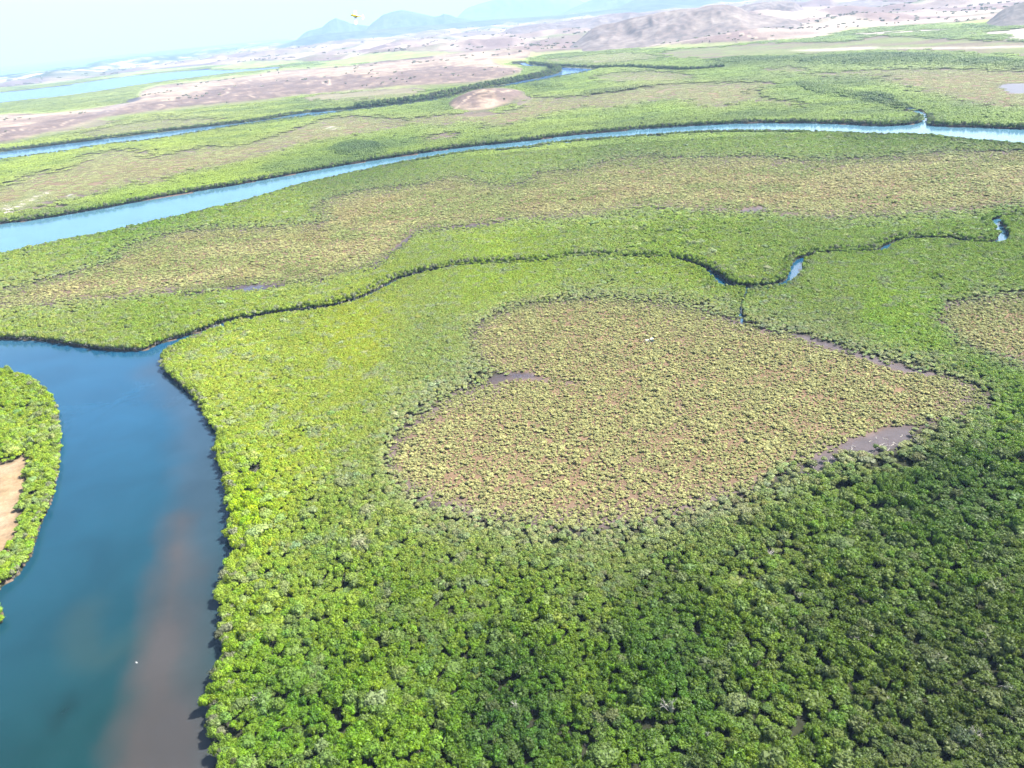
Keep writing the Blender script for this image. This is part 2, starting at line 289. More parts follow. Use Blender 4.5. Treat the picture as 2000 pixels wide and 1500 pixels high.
# ------------------------------------------------------------------ materials
def mat(name):
    m = bpy.data.materials.new(name); m.use_nodes = True
    n = m.node_tree; n.nodes.clear(); return m, n.nodes, n.links
def simple(name, col, rough=.7, noise=0.25, scale=3.0, metallic=0):
    m, N, L = mat(name)
    o = N.new('ShaderNodeOutputMaterial'); p = N.new('ShaderNodeBsdfPrincipled'); L.new(p.outputs[0], o.inputs[0])
    t = N.new('ShaderNodeTexCoord'); nz = N.new('ShaderNodeTexNoise'); nz.inputs['Scale'].default_value = scale; nz.inputs['Detail'].default_value = 4
    L.new(t.outputs['Object'], nz.inputs['Vector'])
    mx = N.new('ShaderNodeMix'); mx.data_type = 'RGBA'
    mx.inputs[6].default_value = tuple(c * (1 - noise) for c in col) + (1,); mx.inputs[7].default_value = tuple(min(1, c * (1 + noise)) for c in col) + (1,)
    L.new(nz.outputs[0], mx.inputs[0]); L.new(mx.outputs[2], p.inputs['Base Color'])
    p.inputs['Roughness'].default_value = rough; p.inputs['Metallic'].default_value = metallic
    return m

def leaf_mat(name, trans=.3):
    m, N, L = mat(name)
    o = N.new('ShaderNodeOutputMaterial'); p = N.new('ShaderNodeBsdfPrincipled'); tr = N.new('ShaderNodeBsdfTranslucent'); ms = N.new('ShaderNodeMixShader')
    a = N.new('ShaderNodeAttribute'); a.attribute_type = 'INSTANCER'; a.attribute_name = 'tint'
    t = N.new('ShaderNodeTexCoord'); oi = N.new('ShaderNodeObjectInfo')
    nz = N.new('ShaderNodeTexNoise'); nz.noise_dimensions = '4D'; nz.inputs['Scale'].default_value = 5.0; nz.inputs['Detail'].default_value = 3
    L.new(t.outputs['Object'], nz.inputs['Vector']); mm = N.new('ShaderNodeMath'); mm.operation = 'MULTIPLY'; mm.inputs[1].default_value = 40
    L.new(oi.outputs['Random'], mm.inputs[0]); L.new(mm.outputs[0], nz.inputs['W'])
    mr = N.new('ShaderNodeMapRange'); mr.inputs[1].default_value = .3; mr.inputs[2].default_value = .7; mr.inputs[3].default_value = .68; mr.inputs[4].default_value = 1.34
    L.new(nz.outputs[0], mr.inputs[0])
    vm = N.new('ShaderNodeVectorMath'); vm.operation = 'SCALE'; L.new(a.outputs['Color'], vm.inputs[0]); L.new(mr.outputs[0], vm.inputs['Scale'])
    L.new(vm.outputs[0], p.inputs['Base Color']); L.new(vm.outputs[0], tr.inputs['Color'])
    p.inputs['Roughness'].default_value = .5; p.inputs['Specular IOR Level'].default_value = .15
    ms.inputs[0].default_value = trans
    L.new(p.outputs[0], ms.inputs[1]); L.new(tr.outputs[0], ms.inputs[2]); L.new(ms.outputs[0], o.inputs[0])
    return m
M_LEAF = leaf_mat('mangrove_leaves')
M_BARK = simple('mangrove_bark', (.2, .17, .15), .85, .3, 6)
M_DEAD = simple('bleached_wood', (.36, .33, .29), .85, .3, 5)

def land_mat():
    m, N, L = mat('delta_ground')
    o = N.new('ShaderNodeOutputMaterial'); p = N.new('ShaderNodeBsdfPrincipled'); L.new(p.outputs[0], o.inputs[0])
    a = N.new('ShaderNodeAttribute'); a.attribute_name = 'soil'
    wet = N.new('ShaderNodeAttribute'); wet.attribute_name = 'wet'
    t = N.new('ShaderNodeTexCoord')
    f = None
    for sc, lo, hi in ((.9, .82, 1.2), (.12, .78, 1.24), (.012, .85, 1.16)):
        nz = N.new('ShaderNodeTexNoise'); nz.inputs['Scale'].default_value = sc; nz.inputs['Detail'].default_value = 5; nz.inputs['Roughness'].default_value = .62
        L.new(t.outputs['Object'], nz.inputs['Vector'])
        mr = N.new('ShaderNodeMapRange'); mr.inputs[1].default_value = .32; mr.inputs[2].default_value = .68; mr.inputs[3].default_value = lo; mr.inputs[4].default_value = hi
        L.new(nz.outputs[0], mr.inputs[0])
        if f is None: f = mr.outputs[0]
        else:
            q = N.new('ShaderNodeMath'); q.operation = 'MULTIPLY'; L.new(f, q.inputs[0]); L.new(mr.outputs[0], q.inputs[1]); f = q.outputs[0]
    vm = N.new('ShaderNodeVectorMath'); vm.operation = 'SCALE'; L.new(a.outputs['Color'], vm.inputs[0]); L.new(f, vm.inputs['Scale'])
    L.new(vm.outputs[0], p.inputs['Base Color'])
    p.inputs['Specular IOR Level'].default_value = .5
    sp = N.new('ShaderNodeMapRange'); sp.inputs[3].default_value = .04; sp.inputs[4].default_value = .5; L.new(wet.outputs['Fac'], sp.inputs[0]); L.new(sp.outputs[0], p.inputs['Specular IOR Level'])
    r = N.new('ShaderNodeMapRange'); r.inputs[3].default_value = .9; r.inputs[4].default_value = .12; L.new(wet.outputs['Fac'], r.inputs[0]); L.new(r.outputs[0], p.inputs['Roughness'])
    return m
M_LAND = land_mat()

def water_mat():
    m, N, L = mat('river_water')
    o = N.new('ShaderNodeOutputMaterial'); p = N.new('ShaderNodeBsdfPrincipled'); L.new(p.outputs[0], o.inputs[0])
    a = N.new('ShaderNodeAttribute'); a.attribute_name = 'silt_sky_tint'
    t = N.new('ShaderNodeTexCoord')
    nz = N.new('ShaderNodeTexNoise'); nz.inputs['Scale'].default_value = .03; nz.inputs['Detail'].default_value = 4; nz.inputs['Distortion'].default_value = .6
    L.new(t.outputs['Object'], nz.inputs['Vector'])
    mr = N.new('ShaderNodeMapRange'); mr.inputs[1].default_value = .3; mr.inputs[2].default_value = .7; mr.inputs[3].default_value = .88; mr.inputs[4].default_value = 1.12; L.new(nz.outputs[0], mr.inputs[0])
    vm = N.new('ShaderNodeVectorMath'); vm.operation = 'SCALE'; L.new(a.outputs['Color'], vm.inputs[0]); L.new(mr.outputs[0], vm.inputs['Scale'])
    L.new(vm.outputs[0], p.inputs['Base Color'])
    p.inputs['Roughness'].default_value = .14; p.inputs['IOR'].default_value = 1.33
    w1 = N.new('ShaderNodeTexNoise'); w1.inputs['Scale'].default_value = .8; w1.inputs['Detail'].default_value = 3; L.new(t.outputs['Object'], w1.inputs['Vector'])
    b = N.new('ShaderNodeBump'); b.inputs['Strength'].default_value = .15; b.inputs['Distance'].default_value = .08; L.new(w1.outputs[0], b.inputs['Height']); L.new(b.outputs[0], p.inputs['Normal'])
    return m
M_WATER = water_mat()

# ------------------------------------------------------------------ object helpers
def mesh_obj(name, verts, faces, mats, parent=None, midx=None, smooth=False, **props):
    me = bpy.data.meshes.new(name); me.from_pydata([tuple(v) for v in verts], [], [tuple(f) for f in faces]); me.update()
    for m in (mats if isinstance(mats, (list, tuple)) else [mats]): me.materials.append(m)
    if midx is not None: me.polygons.foreach_set('material_index', np.asarray(midx, np.int32))
    if smooth: me.polygons.foreach_set('use_smooth', np.ones(len(me.polygons), bool))
    o = bpy.data.objects.new(name, me); COL.objects.link(o)
    if parent: o.parent = parent
    for k, v in props.items(): o[k] = v
    return o

def grid_mesh(name, X, Y, Zz, m):
    nr, nc = X.shape
    me = bpy.data.meshes.new(name)
    co = np.stack([X, Y, Zz], -1).reshape(-1, 3).astype(np.float32)
    i = np.arange(nr * nc).reshape(nr, nc)
    f = np.stack([i[:-1, :-1], i[:-1, 1:], i[1:, 1:], i[1:, :-1]], -1).reshape(-1, 4).astype(np.int32)
    me.vertices.add(len(co)); me.vertices.foreach_set('co', co.ravel())
    me.loops.add(f.size); me.loops.foreach_set('vertex_index', f.ravel())
    me.polygons.add(len(f)); me.polygons.foreach_set('loop_start', np.arange(0, f.size, 4, dtype=np.int32)); me.polygons.foreach_set('loop_total', np.full(len(f), 4, np.int32))
    me.update(calc_edges=True); me.validate()
    me.polygons.foreach_set('use_smooth', np.ones(len(me.polygons), bool))
    me.materials.append(m)
    o = bpy.data.objects.new(name, me); COL.objects.link(o)
    return o
def vattr(o, name, arr):
    a = o.data.attributes.new(name, 'FLOAT_COLOR' if arr.ndim == 2 else 'FLOAT', 'POINT')
    if arr.ndim == 2:
        a.data.foreach_set('color', np.concatenate([arr, np.ones((len(arr), 1))], 1).astype(np.float32).ravel())
    else: a.data.foreach_set('value', arr.astype(np.float32))

def mixc(a, b, t):
    t = np.clip(t, 0, 1)[..., None]; return a * (1 - t) + np.asarray(b) * t

# ------------------------------------------------------------------ ground sheet
vrows = np.concatenate([np.arange(12, 120, 1.0), np.arange(120, 360, 1.5), np.arange(360, 768, 2.6), np.arange(768, NR - 40, 2.2)])
ucols = np.arange(0, NC - 1, 2.9)
VV, UU = np.meshgrid(vrows, ucols, indexing='ij')
dp = np.radians(row2dep(VV)); az = np.radians(UU / CPD + AZ0); R = H / np.tan(dp)
GX = R * np.sin(az); GY = R * np.cos(az)
fx, fy = GX.ravel(), GY.ravel(); fr = R.ravel()
bw = look(b_water, fx, fy)
n1 = fbm(fx / 9, fy / 9, 3); n2 = fbm(fx / 60, fy / 60, 11); n3 = fbm(fx / 260, fy / 160, 5); n4 = fbm(fx / 900, fy / 500, 21, 5)
z = np.clip((.5 - bw) * 3.0, -1.2, .6) + (n1 - .5) * .25 * (bw < .3)
bd = look(blur(dry, 10), fx, fy); bp = look(blur(plain, 10), fx, fy)
z += bd * (6 + 26 * np.clip(n3 - .35, 0, 1) * np.clip(fr / 2500, 0, 1)) + bp * np.clip(fr / 6000, 0, 1) * (6 + 190 * np.clip(fbm(fx / 620, fy / 420, 33, 5) - .47, 0, 1))
isc = G(950, 196); dI = np.hypot((fx - isc[0]) / 95, (fy - isc[1]) / 105)
z += (7 + 16 * fbm(fx / 34, fy / 34, 55, 4)) * np.exp(-dI ** 2 * 1.8) * (look(blur(dry, 3), fx, fy) > .2)
soil = np.tile(np.array([.022, .024, .014]), (len(fx), 1))  # mud under the canopy, its colour darkened for the shade in the gaps
inz = look(b_edge, fx, fy)
sh = mixc(np.array([.075, .056, .054]), [.108, .072, .046], (inz - .62) * 3.2 + (n2 - .5) * 1.6)
soil = mixc(soil, 0, 0 * fr) ; t = np.clip(look(b_shrub, fx, fy) * 1.6, 0, 1)[:, None]; soil = soil * (1 - t) + sh * t
def put(mask, col, k=1.0):
    global soil
    t = np.clip(look(mask, fx, fy) * k, 0, 1)[:, None]; soil = soil * (1 - t) + np.asarray(col) * t
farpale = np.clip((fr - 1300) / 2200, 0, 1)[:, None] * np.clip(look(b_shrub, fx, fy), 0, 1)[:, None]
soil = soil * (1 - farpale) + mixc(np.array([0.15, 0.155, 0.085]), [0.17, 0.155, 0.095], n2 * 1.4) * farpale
fargreen = np.clip((fr - 1500) / 2500, 0, 1)[:, None] * (look(green_all, fx, fy) > .5)[:, None]
soil = soil * (1 - fargreen) + mixc(np.array([.13, .17, .055]), [.2, .22, .09], n2 * 1.6 - .2) * fargreen
flc = mixc(np.array([.105, .088, .066]), [.10, .115, .05], (fbm(fx / 160, fy / 90, 93, 5) - .40) * 5); tf = np.clip(look(b_flat, fx, fy), 0, 1)[:, None]; soil = soil * (1 - tf) + flc * tf
put(b_mud, [.040, .030, .033])
sandc = mixc(np.array([0.20, 0.145, 0.095]), [0.180, 0.126, 0.072], n1 * 2 - .5)
t = np.clip(look(b_sand, fx, fy) * 1.5 - .2, 0, 1)[:, None]; soil = soil * (1 - t) + sandc * t
dryc = mixc(np.array([0.24, 0.185, 0.14]), [0.15, 0.115, 0.095], (fbm(fx / 120, fy / 70, 8) - .42) * 5)
ki = np.clip(1.6 - dI, 0, 1) * (dI < 1.5); dryc = mixc(dryc, mixc(np.array([.17, .13, .10]), [.085, .06, .052], (fbm(fx / 16, fy / 16, 120, 4) - .42) * 5 + .5 * (fx < isc[0] - 20)), ki * 1.3)
dryc = mixc(dryc, [0.10, 0.074, 0.066], look(b_scrub, fx, fy) * 1.1 - .1 + (fbm(fx / 22, fy / 22, 88, 4) - .5) * 2.2)
t = look(b_dry, fx, fy)[:, None]; soil = soil * (1 - t) + dryc * t
pn = fbm(fx / 420, fy / 260, 41, 5); pn2 = fbm(fx / 1500, fy / 800, 47, 4)
plc = mixc(np.array([0.27, 0.215, 0.175]), [0.16, 0.125, 0.105], (pn - .42) * 5)
plc = mixc(plc, [0.12, 0.125, 0.07], (fbm(fx / 650, fy / 330, 77, 5) - .54) * 8)
plc = mixc(plc, [0.13, 0.095, 0.085], (fbm(fx / 300, fy / 900, 79, 5) - .5) * 7)
plc = mixc(plc, [0.114, 0.090, 0.090], (pn2 - .5) * 5 * np.clip(fr / 12000, 0, 1))
t = look(b_plain, fx, fy)[:, None]; soil = soil * (1 - t) + plc * t
cc = mixc(np.array([0.060, 0.078, 0.054]), [0.300, 0.252, 0.204], (fbm(fx / 900, fy / 260, 57, 4) - .55) * 9)
t = look(b_coast, fx, fy)[:, None]; soil = soil * (1 - t) + cc * t
tracks = np.zeros((NR, NC), bool)
for tp in ([(400, 196), (440, 188), (452, 176), (470, 168), (500, 160), (540, 152)], [(455, 190), (480, 192), (500, 196)], [(600, 168), (640, 160), (645, 172), (630, 165)], [(700, 150), (760, 140), (830, 138), (900, 128), (985, 118)], [(0, 275), (30, 262), (90, 256), (150, 240)],
           [(1290, 88), (1360, 82), (1460, 80), (1540, 78)], [(1330, 30), (1370, 22), (1400, 18), (1440, 22)], [(890, 215), (930, 200), (980, 196), (1000, 188)], [(200, 226), (260, 214), (330, 212)], [(600, 118), (700, 106), (820, 96), (960, 86)], [(1050, 96), (1150, 88), (1250, 80)]):
    stroke(tp, [7 if tp[0][1] > 130 else 16] * len(tp), tracks)
put(blur(tracks, 0) if False else tracks.astype(np.float32), [.27, .215, .165], .8)
put(b_salt, [0.24, 0.215, 0.18], 1.0)
soil = mixc(soil, [.05, .045, .055], look(b_pool, fx, fy) * (fr > 1300))
bank = np.clip(1 - np.abs(bw - .35) * 5, 0, 1) * (fr < 1500); soil = mixc(soil, [0.126, 0.087, 0.069], bank * .8 * (look(blur(creek, 5), fx, fy) < .05) + 0)
wet = np.clip(look(b_mud, fx, fy) * .45 + look(b_pool, fx, fy) * np.where(fr > 1300, .6, 1.1) + look(blur(salt_pond, 1), fx, fy), 0, 1)
ob = grid_mesh('ground', GX, GY, z.reshape(R.shape), M_LAND); ob['kind'] = 'structure'; ob['label'] = 'flat delta ground of brown mud, orange silt and pale dry grassland'
vattr(ob, 'soil', soil); vattr(ob, 'wet', wet)
def ground_z(x, y):
    return np.clip((.5 - look(b_water, x, y)) * 3.0, -1.2, .6)

# ------------------------------------------------------------------ water sheet
rr = np.concatenate([[0.1, 40], np.geomspace(80, 62000, 330)]); aa = np.radians(np.concatenate([np.arange(-180, -70, 5), np.arange(-70, 70, .35), np.arange(70, 180.1, 5)]))
RR, AA = np.meshgrid(rr, aa, indexing='ij'); WX = RR * np.sin(AA); WY = RR * np.cos(AA); wx, wy = WX.ravel(), WY.ravel(); wr = RR.ravel()
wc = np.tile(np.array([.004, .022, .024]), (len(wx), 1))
wc = mixc(wc, [.008, .044, .085], np.clip((wr - 240) / 260, 0, 1)); wc = mixc(wc, [.05, .12, .165], np.clip((wr - 650) / 300, 0, 1)); wc = mixc(wc, [.008, .05, .20], np.clip((wr - 2000) / 1500, 0, 1))  # blues of the reflected sky painted into the water colour by distance
def blob_line(pts, width, soft, taper=0):
    q = spline(np.array([G(*p) for p in pts]), False, 6); d = np.full(len(wx), 1e9); wmx = np.full(len(wx), 1e9)
    near = wr < 900
    for a in range(len(q) - 1):
        ab = q[a + 1] - q[a]; tt = np.clip(((wx[near] - q[a, 0]) * ab[0] + (wy[near] - q[a, 1]) * ab[1]) / (ab @ ab + 1e-9), 0, 1)
        d[near] = np.minimum(d[near], np.hypot(wx[near] - q[a, 0] - ab[0] * tt, wy[near] - q[a, 1] - ab[1] * tt) + taper * a / len(q))
    return np.clip((width + soft - d + (fbm(wx / 14, wy / 14, 91) - .5) * soft * .8) / soft, 0, 1)
wc = mixc(wc, [.036, .031, .028], .9 * blob_line([(300, 1640), (308, 1480), (313, 1400), (318, 1300), (330, 1200), (345, 1100), (352, 1020)], 9, 15, 14))
wc = mixc(wc, [.035, .034, .036], .35 * blob_line([(400, 1480), (370, 1250), (385, 1050), (400, 900), (380, 800), (310, 720)], 6, 16))
wc = mixc(wc, [.022, .034, .028], .3 * blob_line([(240, 1260), (190, 1290), (160, 1260), (165, 1190)], 2, 9))
wc = mixc(wc, [.003, .012, .012], .6 * blob_line([(110, 1410), (140, 1370)], 1, 4))
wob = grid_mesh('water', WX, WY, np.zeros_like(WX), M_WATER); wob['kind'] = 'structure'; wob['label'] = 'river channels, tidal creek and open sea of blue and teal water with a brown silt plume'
vattr(wob, 'silt_sky_tint', wc)

# ------------------------------------------------------------------ plant shapes
def tube(V, F, a, b, ra, rb, n=5):
    a = Vector(a); b = Vector(b); d = (b - a).normalized(); q = d.orthogonal().normalized(); s_ = d.cross(q); base = len(V)
    for p, r_ in ((a, ra), (b, rb)):
        for k in range(n):
            t = k / n * 6.2832; V.append(tuple(p + (q * math.cos(t) + s_ * math.sin(t)) * r_))
    for k in range(n): F.append((base + k, base + (k + 1) % n, base + n + (k + 1) % n, base + n + k))
    F.append(tuple(base + n + k for k in range(n)))
PROTO = bpy.data.collections.new('plant_shapes')
ICO = bmesh.new(); bmesh.ops.create_icosphere(ICO, subdivisions=1, radius=1.0)
IV = np.array([v.co[:] for v in ICO.verts]); IF = [[v.index for v in f.verts] for f in ICO.faces]; ICO.free()

def lobes_mesh(seed, lobes, leaves=0, lsize=.09, trunk=True, name='crown', trunk_r=.03):
    rg = np.random.default_rng(seed); V = []; F = []; MI = []
    for (cx, cy, cz, rx, rz) in lobes:
        b = len(V); dv = 1 + rg.uniform(-.22, .22, len(IV))
        rot = Quaternion((rg.normal(), rg.normal(), rg.normal(), rg.normal())).normalized().to_matrix()
        P = IV @ np.array(rot).T * dv[:, None] * np.array([rx, rx, rz]) + np.array([cx, cy, cz])
        V += P.tolist(); F += [[b + i for i in f] for f in IF]; MI += [0] * len(IF)
    for k in range(leaves):
        cx, cy, cz, rx, rz = lobes[rg.integers(len(lobes))]
        d = rg.normal(size=3); d[2] = abs(d[2]) * .9 + .1; d /= np.linalg.norm(d)
        c = np.array([cx, cy, cz]) + d * np.array([rx, rx, rz]) * rg.uniform(.95, 1.38)
        n = d * .8 + rg.normal(size=3) * .7; n /= np.linalg.norm(n)
        t1 = np.cross(n, rg.normal(size=3)); t1 /= np.linalg.norm(t1); t2 = np.cross(n, t1); s = lsize * rg.uniform(.6, 1.3)
        b = len(V); V += [(c + t1 * s).tolist(), (c + t2 * s * .6).tolist(), (c - t1 * s).tolist(), (c - t2 * s * .6).tolist()]; F.append([b, b + 1, b + 2, b + 3]); MI.append(0)
    if trunk:
        b = len(V)
        for k in range(5):
            a = k * 1.2566; V.append([trunk_r * 1.4 * math.cos(a), trunk_r * 1.4 * math.sin(a), -.1])
        for k in range(5):
            a = k * 1.2566; V.append([trunk_r * math.cos(a), trunk_r * math.sin(a), .5])
        for k in range(5): F.append([b + k, b + (k + 1) % 5, b + 5 + (k + 1) % 5, b + 5 + k]); MI.append(1)
    me = bpy.data.meshes.new(name); me.from_pydata(V, [], F); me.update()
    me.materials.append(M_LEAF); me.materials.append(M_BARK); me.polygons.foreach_set('material_index', np.array(MI, np.int32))
    return me
def crown_lobes(seed, n, sp=.3, r0=.2, r1=.3, zc=.62):
    rg = np.random.default_rng(seed); L = [(0, 0, zc, .3, .3)]
    for k in range(n):
        a = k * 2.399 + rg.uniform(-.4, .4); q = sp * math.sqrt((k + .7) / n) * rg.uniform(.8, 1.15)
        rx = rg.uniform(r0, r1) * .75
        L.append((q * math.cos(a), q * math.sin(a), zc + .24 - 1.3 * q * q - rg.uniform(0, .12), rx, rx * rg.uniform(.8, 1.1)))
    return L
crowns = [lobes_mesh(10 + k, crown_lobes(10 + k, 8 + k % 3, .36), 210, .062, name='mangrove_crown') for k in range(5)]
bushes = [lobes_mesh(40 + k, crown_lobes(40 + k, 5, .34, .2, .3, .4), 60, .11, name='shrub_crown', trunk=False) for k in range(4)]
def carpet(seed, n=16):
    rg = np.random.default_rng(seed); L = []
    for k in range(n):
        a = k * 2.399; q = .62 * math.sqrt((k + .5) / n); r = rg.uniform(.11, .2)
        L.append((q * math.cos(a) + rg.uniform(-.06, .06), q * math.sin(a) + rg.uniform(-.06, .06), rg.uniform(.55, .85), r, rg.uniform(.16, .3)))
    return L
carpets = [lobes_mesh(70 + k, carpet(70 + k), 60, .06, trunk=False, name='canopy_patch') for k in range(4)]
carpets_low = [lobes_mesh(90 + k, [(a, b, c * .35, r * .62, d * .7) for a, b, c, r, d in carpet(90 + k, 17)], 0, .06, trunk=False, name='shrub_patch') for k in range(4)]
proto_objs = []
for k, me in enumerate(crowns + bushes + carpets + carpets_low):
    o = bpy.data.objects.new('%02d_' % k + me.name, me); PROTO.objects.link(o); proto_objs.append(o)

# geometry-node scatter: every vertex of a point cloud mesh carries one plant
def scatter_group():
    g = bpy.data.node_groups.new('plants', 'GeometryNodeTree')
    g.interface.new_socket('Geometry', in_out='INPUT', socket_type='NodeSocketGeometry'); g.interface.new_socket('Geometry', in_out='OUTPUT', socket_type='NodeSocketGeometry')
    N, L = g.nodes, g.links
    gi = N.new('NodeGroupInput'); go = N.new('NodeGroupOutput'); ip = N.new('GeometryNodeInstanceOnPoints'); ci = N.new('GeometryNodeCollectionInfo')
    ci.inputs['Collection'].default_value = PROTO; ci.inputs['Separate Children'].default_value = True; ci.inputs['Reset Children'].default_value = True
    def na(n, t):
        a = N.new('GeometryNodeInputNamedAttribute'); a.data_type = t; a.inputs['Name'].default_value = n; return a.outputs['Attribute']
    L.new(gi.outputs[0], ip.inputs['Points']); L.new(ci.outputs[0], ip.inputs['Instance']); ip.inputs['Pick Instance'].default_value = True
    L.new(na('variant', 'INT'), ip.inputs['Instance Index']); L.new(na('size', 'FLOAT_VECTOR'), ip.inputs['Scale']); L.new(na('turn', 'FLOAT_VECTOR'), ip.inputs['Rotation'])
    L.new(ip.outputs[0], go.inputs[0]); return g
GN = scatter_group()
def scatter(name, P, variant, size, turn, tint, label):
    me = bpy.data.meshes.new(name); me.vertices.add(len(P)); me.vertices.foreach_set('co', P.astype(np.float32).ravel())
    for n, t, arr, key in (('variant', 'INT', variant.astype(np.int32), 'value'), ('size', 'FLOAT_VECTOR', size.astype(np.float32).ravel(), 'vector'), ('turn', 'FLOAT_VECTOR', turn.astype(np.float32).ravel(), 'vector'),
                           ('tint', 'FLOAT_COLOR', np.concatenate([tint, np.ones((len(tint), 1))], 1).astype(np.float32).ravel(), 'color')):
        a = me.attributes.new(n, t, 'POINT'); a.data.foreach_set(key, arr)
    me.update()
    o = bpy.data.objects.new(name, me); COL.objects.link(o)
    md = o.modifiers.new('plants', 'NODES'); md.node_group = GN
    o['kind'] = 'stuff'; o['label'] = label
    return o

def jgrid(x0, x1, y0, y1, s, jit=.42):
    nx = int((x1 - x0) / s); ny = int((y1 - y0) / (s * .866))
    i, j = np.meshgrid(np.arange(nx), np.arange(ny))
    x = x0 + (i + .5 * (j % 2)) * s; y = y0 + j * s * .866
    return (x + RNG.uniform(-jit, jit, x.shape) * s).ravel(), (y + RNG.uniform(-jit, jit, x.shape) * s).ravel()
def wobble(x, y, a):
    return x + (fbm(x / (a * 2.2), y / (a * 2.2), 61) - .5) * a * 2, y + (fbm(x / (a * 2.2), y / (a * 2.2), 67) - .5) * a * 2
def view_keep(x, y, m=260):
    k, X, Y = inframe(x, y, np.full(len(x), 3.0), m); return k

R1M = 1250.0
# --- near canopy
def two_rings(y0, s, m, ja, rs=760.0, up=1.4):
    xa, ya = jgrid(-820, 820, y0, 900, s, ja); ra = np.hypot(xa, ya); rl = rs + (fbm(xa / 40, ya / 40, 999) - .5) * 240; k = (ra < rl) & view_keep(xa, ya, m)
    xb, yb_ = jgrid(-1150, 1150, 400, R1M + 60, s * up, ja); rb = np.hypot(xb, yb_); rl = rs + (fbm(xb / 40, yb_ / 40, 999) - .5) * 240
    k2 = (rb >= rl) & (rb < R1M) & view_keep(xb, yb_, m)
    return np.concatenate([xa[k], xb[k2]]), np.concatenate([ya[k], yb_[k2]]), np.concatenate([np.ones(k.sum()), np.full(k2.sum(), up)])
STAT = [(800, 1450, 3.0), (1300, 1400, 3.1), (1850, 1400, 2.8), (1700, 1050, 3.1), (1500, 1200, 3.0), (700, 1200, 2.7), (600, 1050, 2.4), (450, 1000, 2.9), (420, 1300, 3.1), (900, 1100, 2.1), (1200, 1085, 2.1), (600, 850, 1.9), (500, 750, 2.0),
        (700, 700, 1.75), (900, 560, 1.75), (1300, 560, 1.8), (1700, 600, 1.8), (1850, 720, 2.0), (1300, 470, 2.4), (200, 620, 2.2), (50, 850, 2.7), (1850, 900, 3.1), (1200, 290, 2.2), (300, 480, 2.2), (1000, 1250, 2.8), (1450, 1030, 2.5)]
st_p = np.array([w2q(*[np.array(v) for v in G(a, b)]) for a, b, _ in STAT])
def stature(x, y):
    v, u = w2q(x, y); num = 0; den = 0
    for (pv, pu), c in zip(st_p, [q[2] for q in STAT]):
        ww = 1 / ((((v - pv) / 34) ** 2 + ((u - pu) / 62) ** 2) ** 1.5 + .05); num = num + ww * c; den = den + ww
    return num / den * .84
x, y, lod = two_rings(90, 1.55, 260, .45)
st = stature(x, y) * (1 + (fbm(x / 14, y / 14, 215) - .5) * .3); k = RNG.random(len(x)) < (1.55 / np.maximum(st, 1.55)) ** 2; x, y, lod, st = x[k], y[k], lod[k], st[k]
xw, yw = wobble(x, y, 5.0); jt = np.clip(np.hypot(x, y) / 450, .6, 3); xw = xw + RNG.normal(0, 2.6, len(x)) * jt; yw = yw + RNG.normal(0, 2.6, len(x)) * jt
k = look(green_all, xw, yw) & (look(b_water, x, y) < .35) & ~look(creekw | gaps | sand, x, y); x, y, lod, st = x[k], y[k], lod[k], st[k]
xw, yw = wobble(x, y, 9.0)
edge = look(b_edge, xw, yw); r = np.hypot(x, y)
keep = RNG.random(len(x)) > np.clip(edge * 1.2 - .12 + np.clip(look(b_heart2, xw, yw) * .55 - .08, 0, .2), 0, .5); keep &= ~((fbm(x / 11, y / 11, 201) < .22) & (RNG.random(len(x)) < .35)); x, y, edge, r, lod, st = x[keep], y[keep], edge[keep], r[keep], lod[keep], st[keep]
big = fbm(x / 16, y / 16, 203); shore = look(blur(water, 9), x, y); tall = look(blur(tallc, 3), x, y)
st = st / .84; tallk = np.clip((st - 1.7) / 1.3, 0, 1.1); hgt = (2.1 + 2.0 * tallk + (.7 + 2.2 * tallk) * (big - .5) * 2 + RNG.normal(0, 1, len(x)) * (.16 + .5 * tallk)) * (1 - .4 * np.clip(edge * 1.6, 0, 1)) + 2.2 * np.clip(shore * 2, 0, 1) * (r > 500) + 1.5 * tall
hgt = np.clip(hgt, 1.2, 8.5); dia = np.clip(st * (1.33 - .1 * tallk) * np.exp(RNG.normal(0, .17, len(x))) + .25 * tallk, 1.3, 6.0) * (1 - .25 * np.clip(edge, 0, 1))
fg = np.clip((420 - r) / 200, 0, 1); rare = RNG.random(len(x)) < .05 * tallk + .006; dia = np.where(rare, dia * RNG.uniform(1.3, 1.8, len(x)), dia) * lod ** .9; hgt = np.where(rare, hgt * 1.25, hgt)
KALB = 0.39
tint = canopy_col(x, y) * KALB * (np.array([1.10, 1.04, 1.0]) + np.clip((st - 2) / 1.0, 0, 1)[:, None] * np.array([-.07, .05, -.52]))
grey = np.array([.13, .15, .10])
gk = np.clip((fbm(x / 7, y / 7, 207) - .56) * 3.0 + RNG.normal(0, .2, len(x)), 0, .6)[:, None] * (1 - .45 * np.clip((st - 2) / 1.0, 0, 1)[:, None]); tint = tint * (1 - gk) + (tint.mean(1)[:, None] * 1.25 * np.array([.98, 1.08, .72])) * gk
ring = look(b_heart2, x, y); ek = np.clip(edge * 1.3 + ring * 1.5 - .12, 0, .8)[:, None] * RNG.random((len(x), 1)) ** .35; tint = tint * (1 - ek) + np.array([.235, .245, .125]) * ek
rk = (rare * RNG.uniform(.05, .5, len(x)))[:, None]; tint = tint * (1 - rk) + tint.mean(1)[:, None] * np.array([1.25, 1.4, .8]) * rk
tint *= np.clip(1 + RNG.normal(0, .07, (len(x), 3)) * np.array([1, .5, 1]), .7, 1.3)
tint *= (1 + RNG.normal(0, .11, len(x)))[:, None] * (1 + (big[:, None] - .5) * .35)
tint = np.clip(tint, .01, .6)
NC_X, NC_Y, NC_H, tallk_all, ring_all = x, y, hgt, tallk, ring
P = np.stack([x, y, ground_z(x, y) - .05], -1)
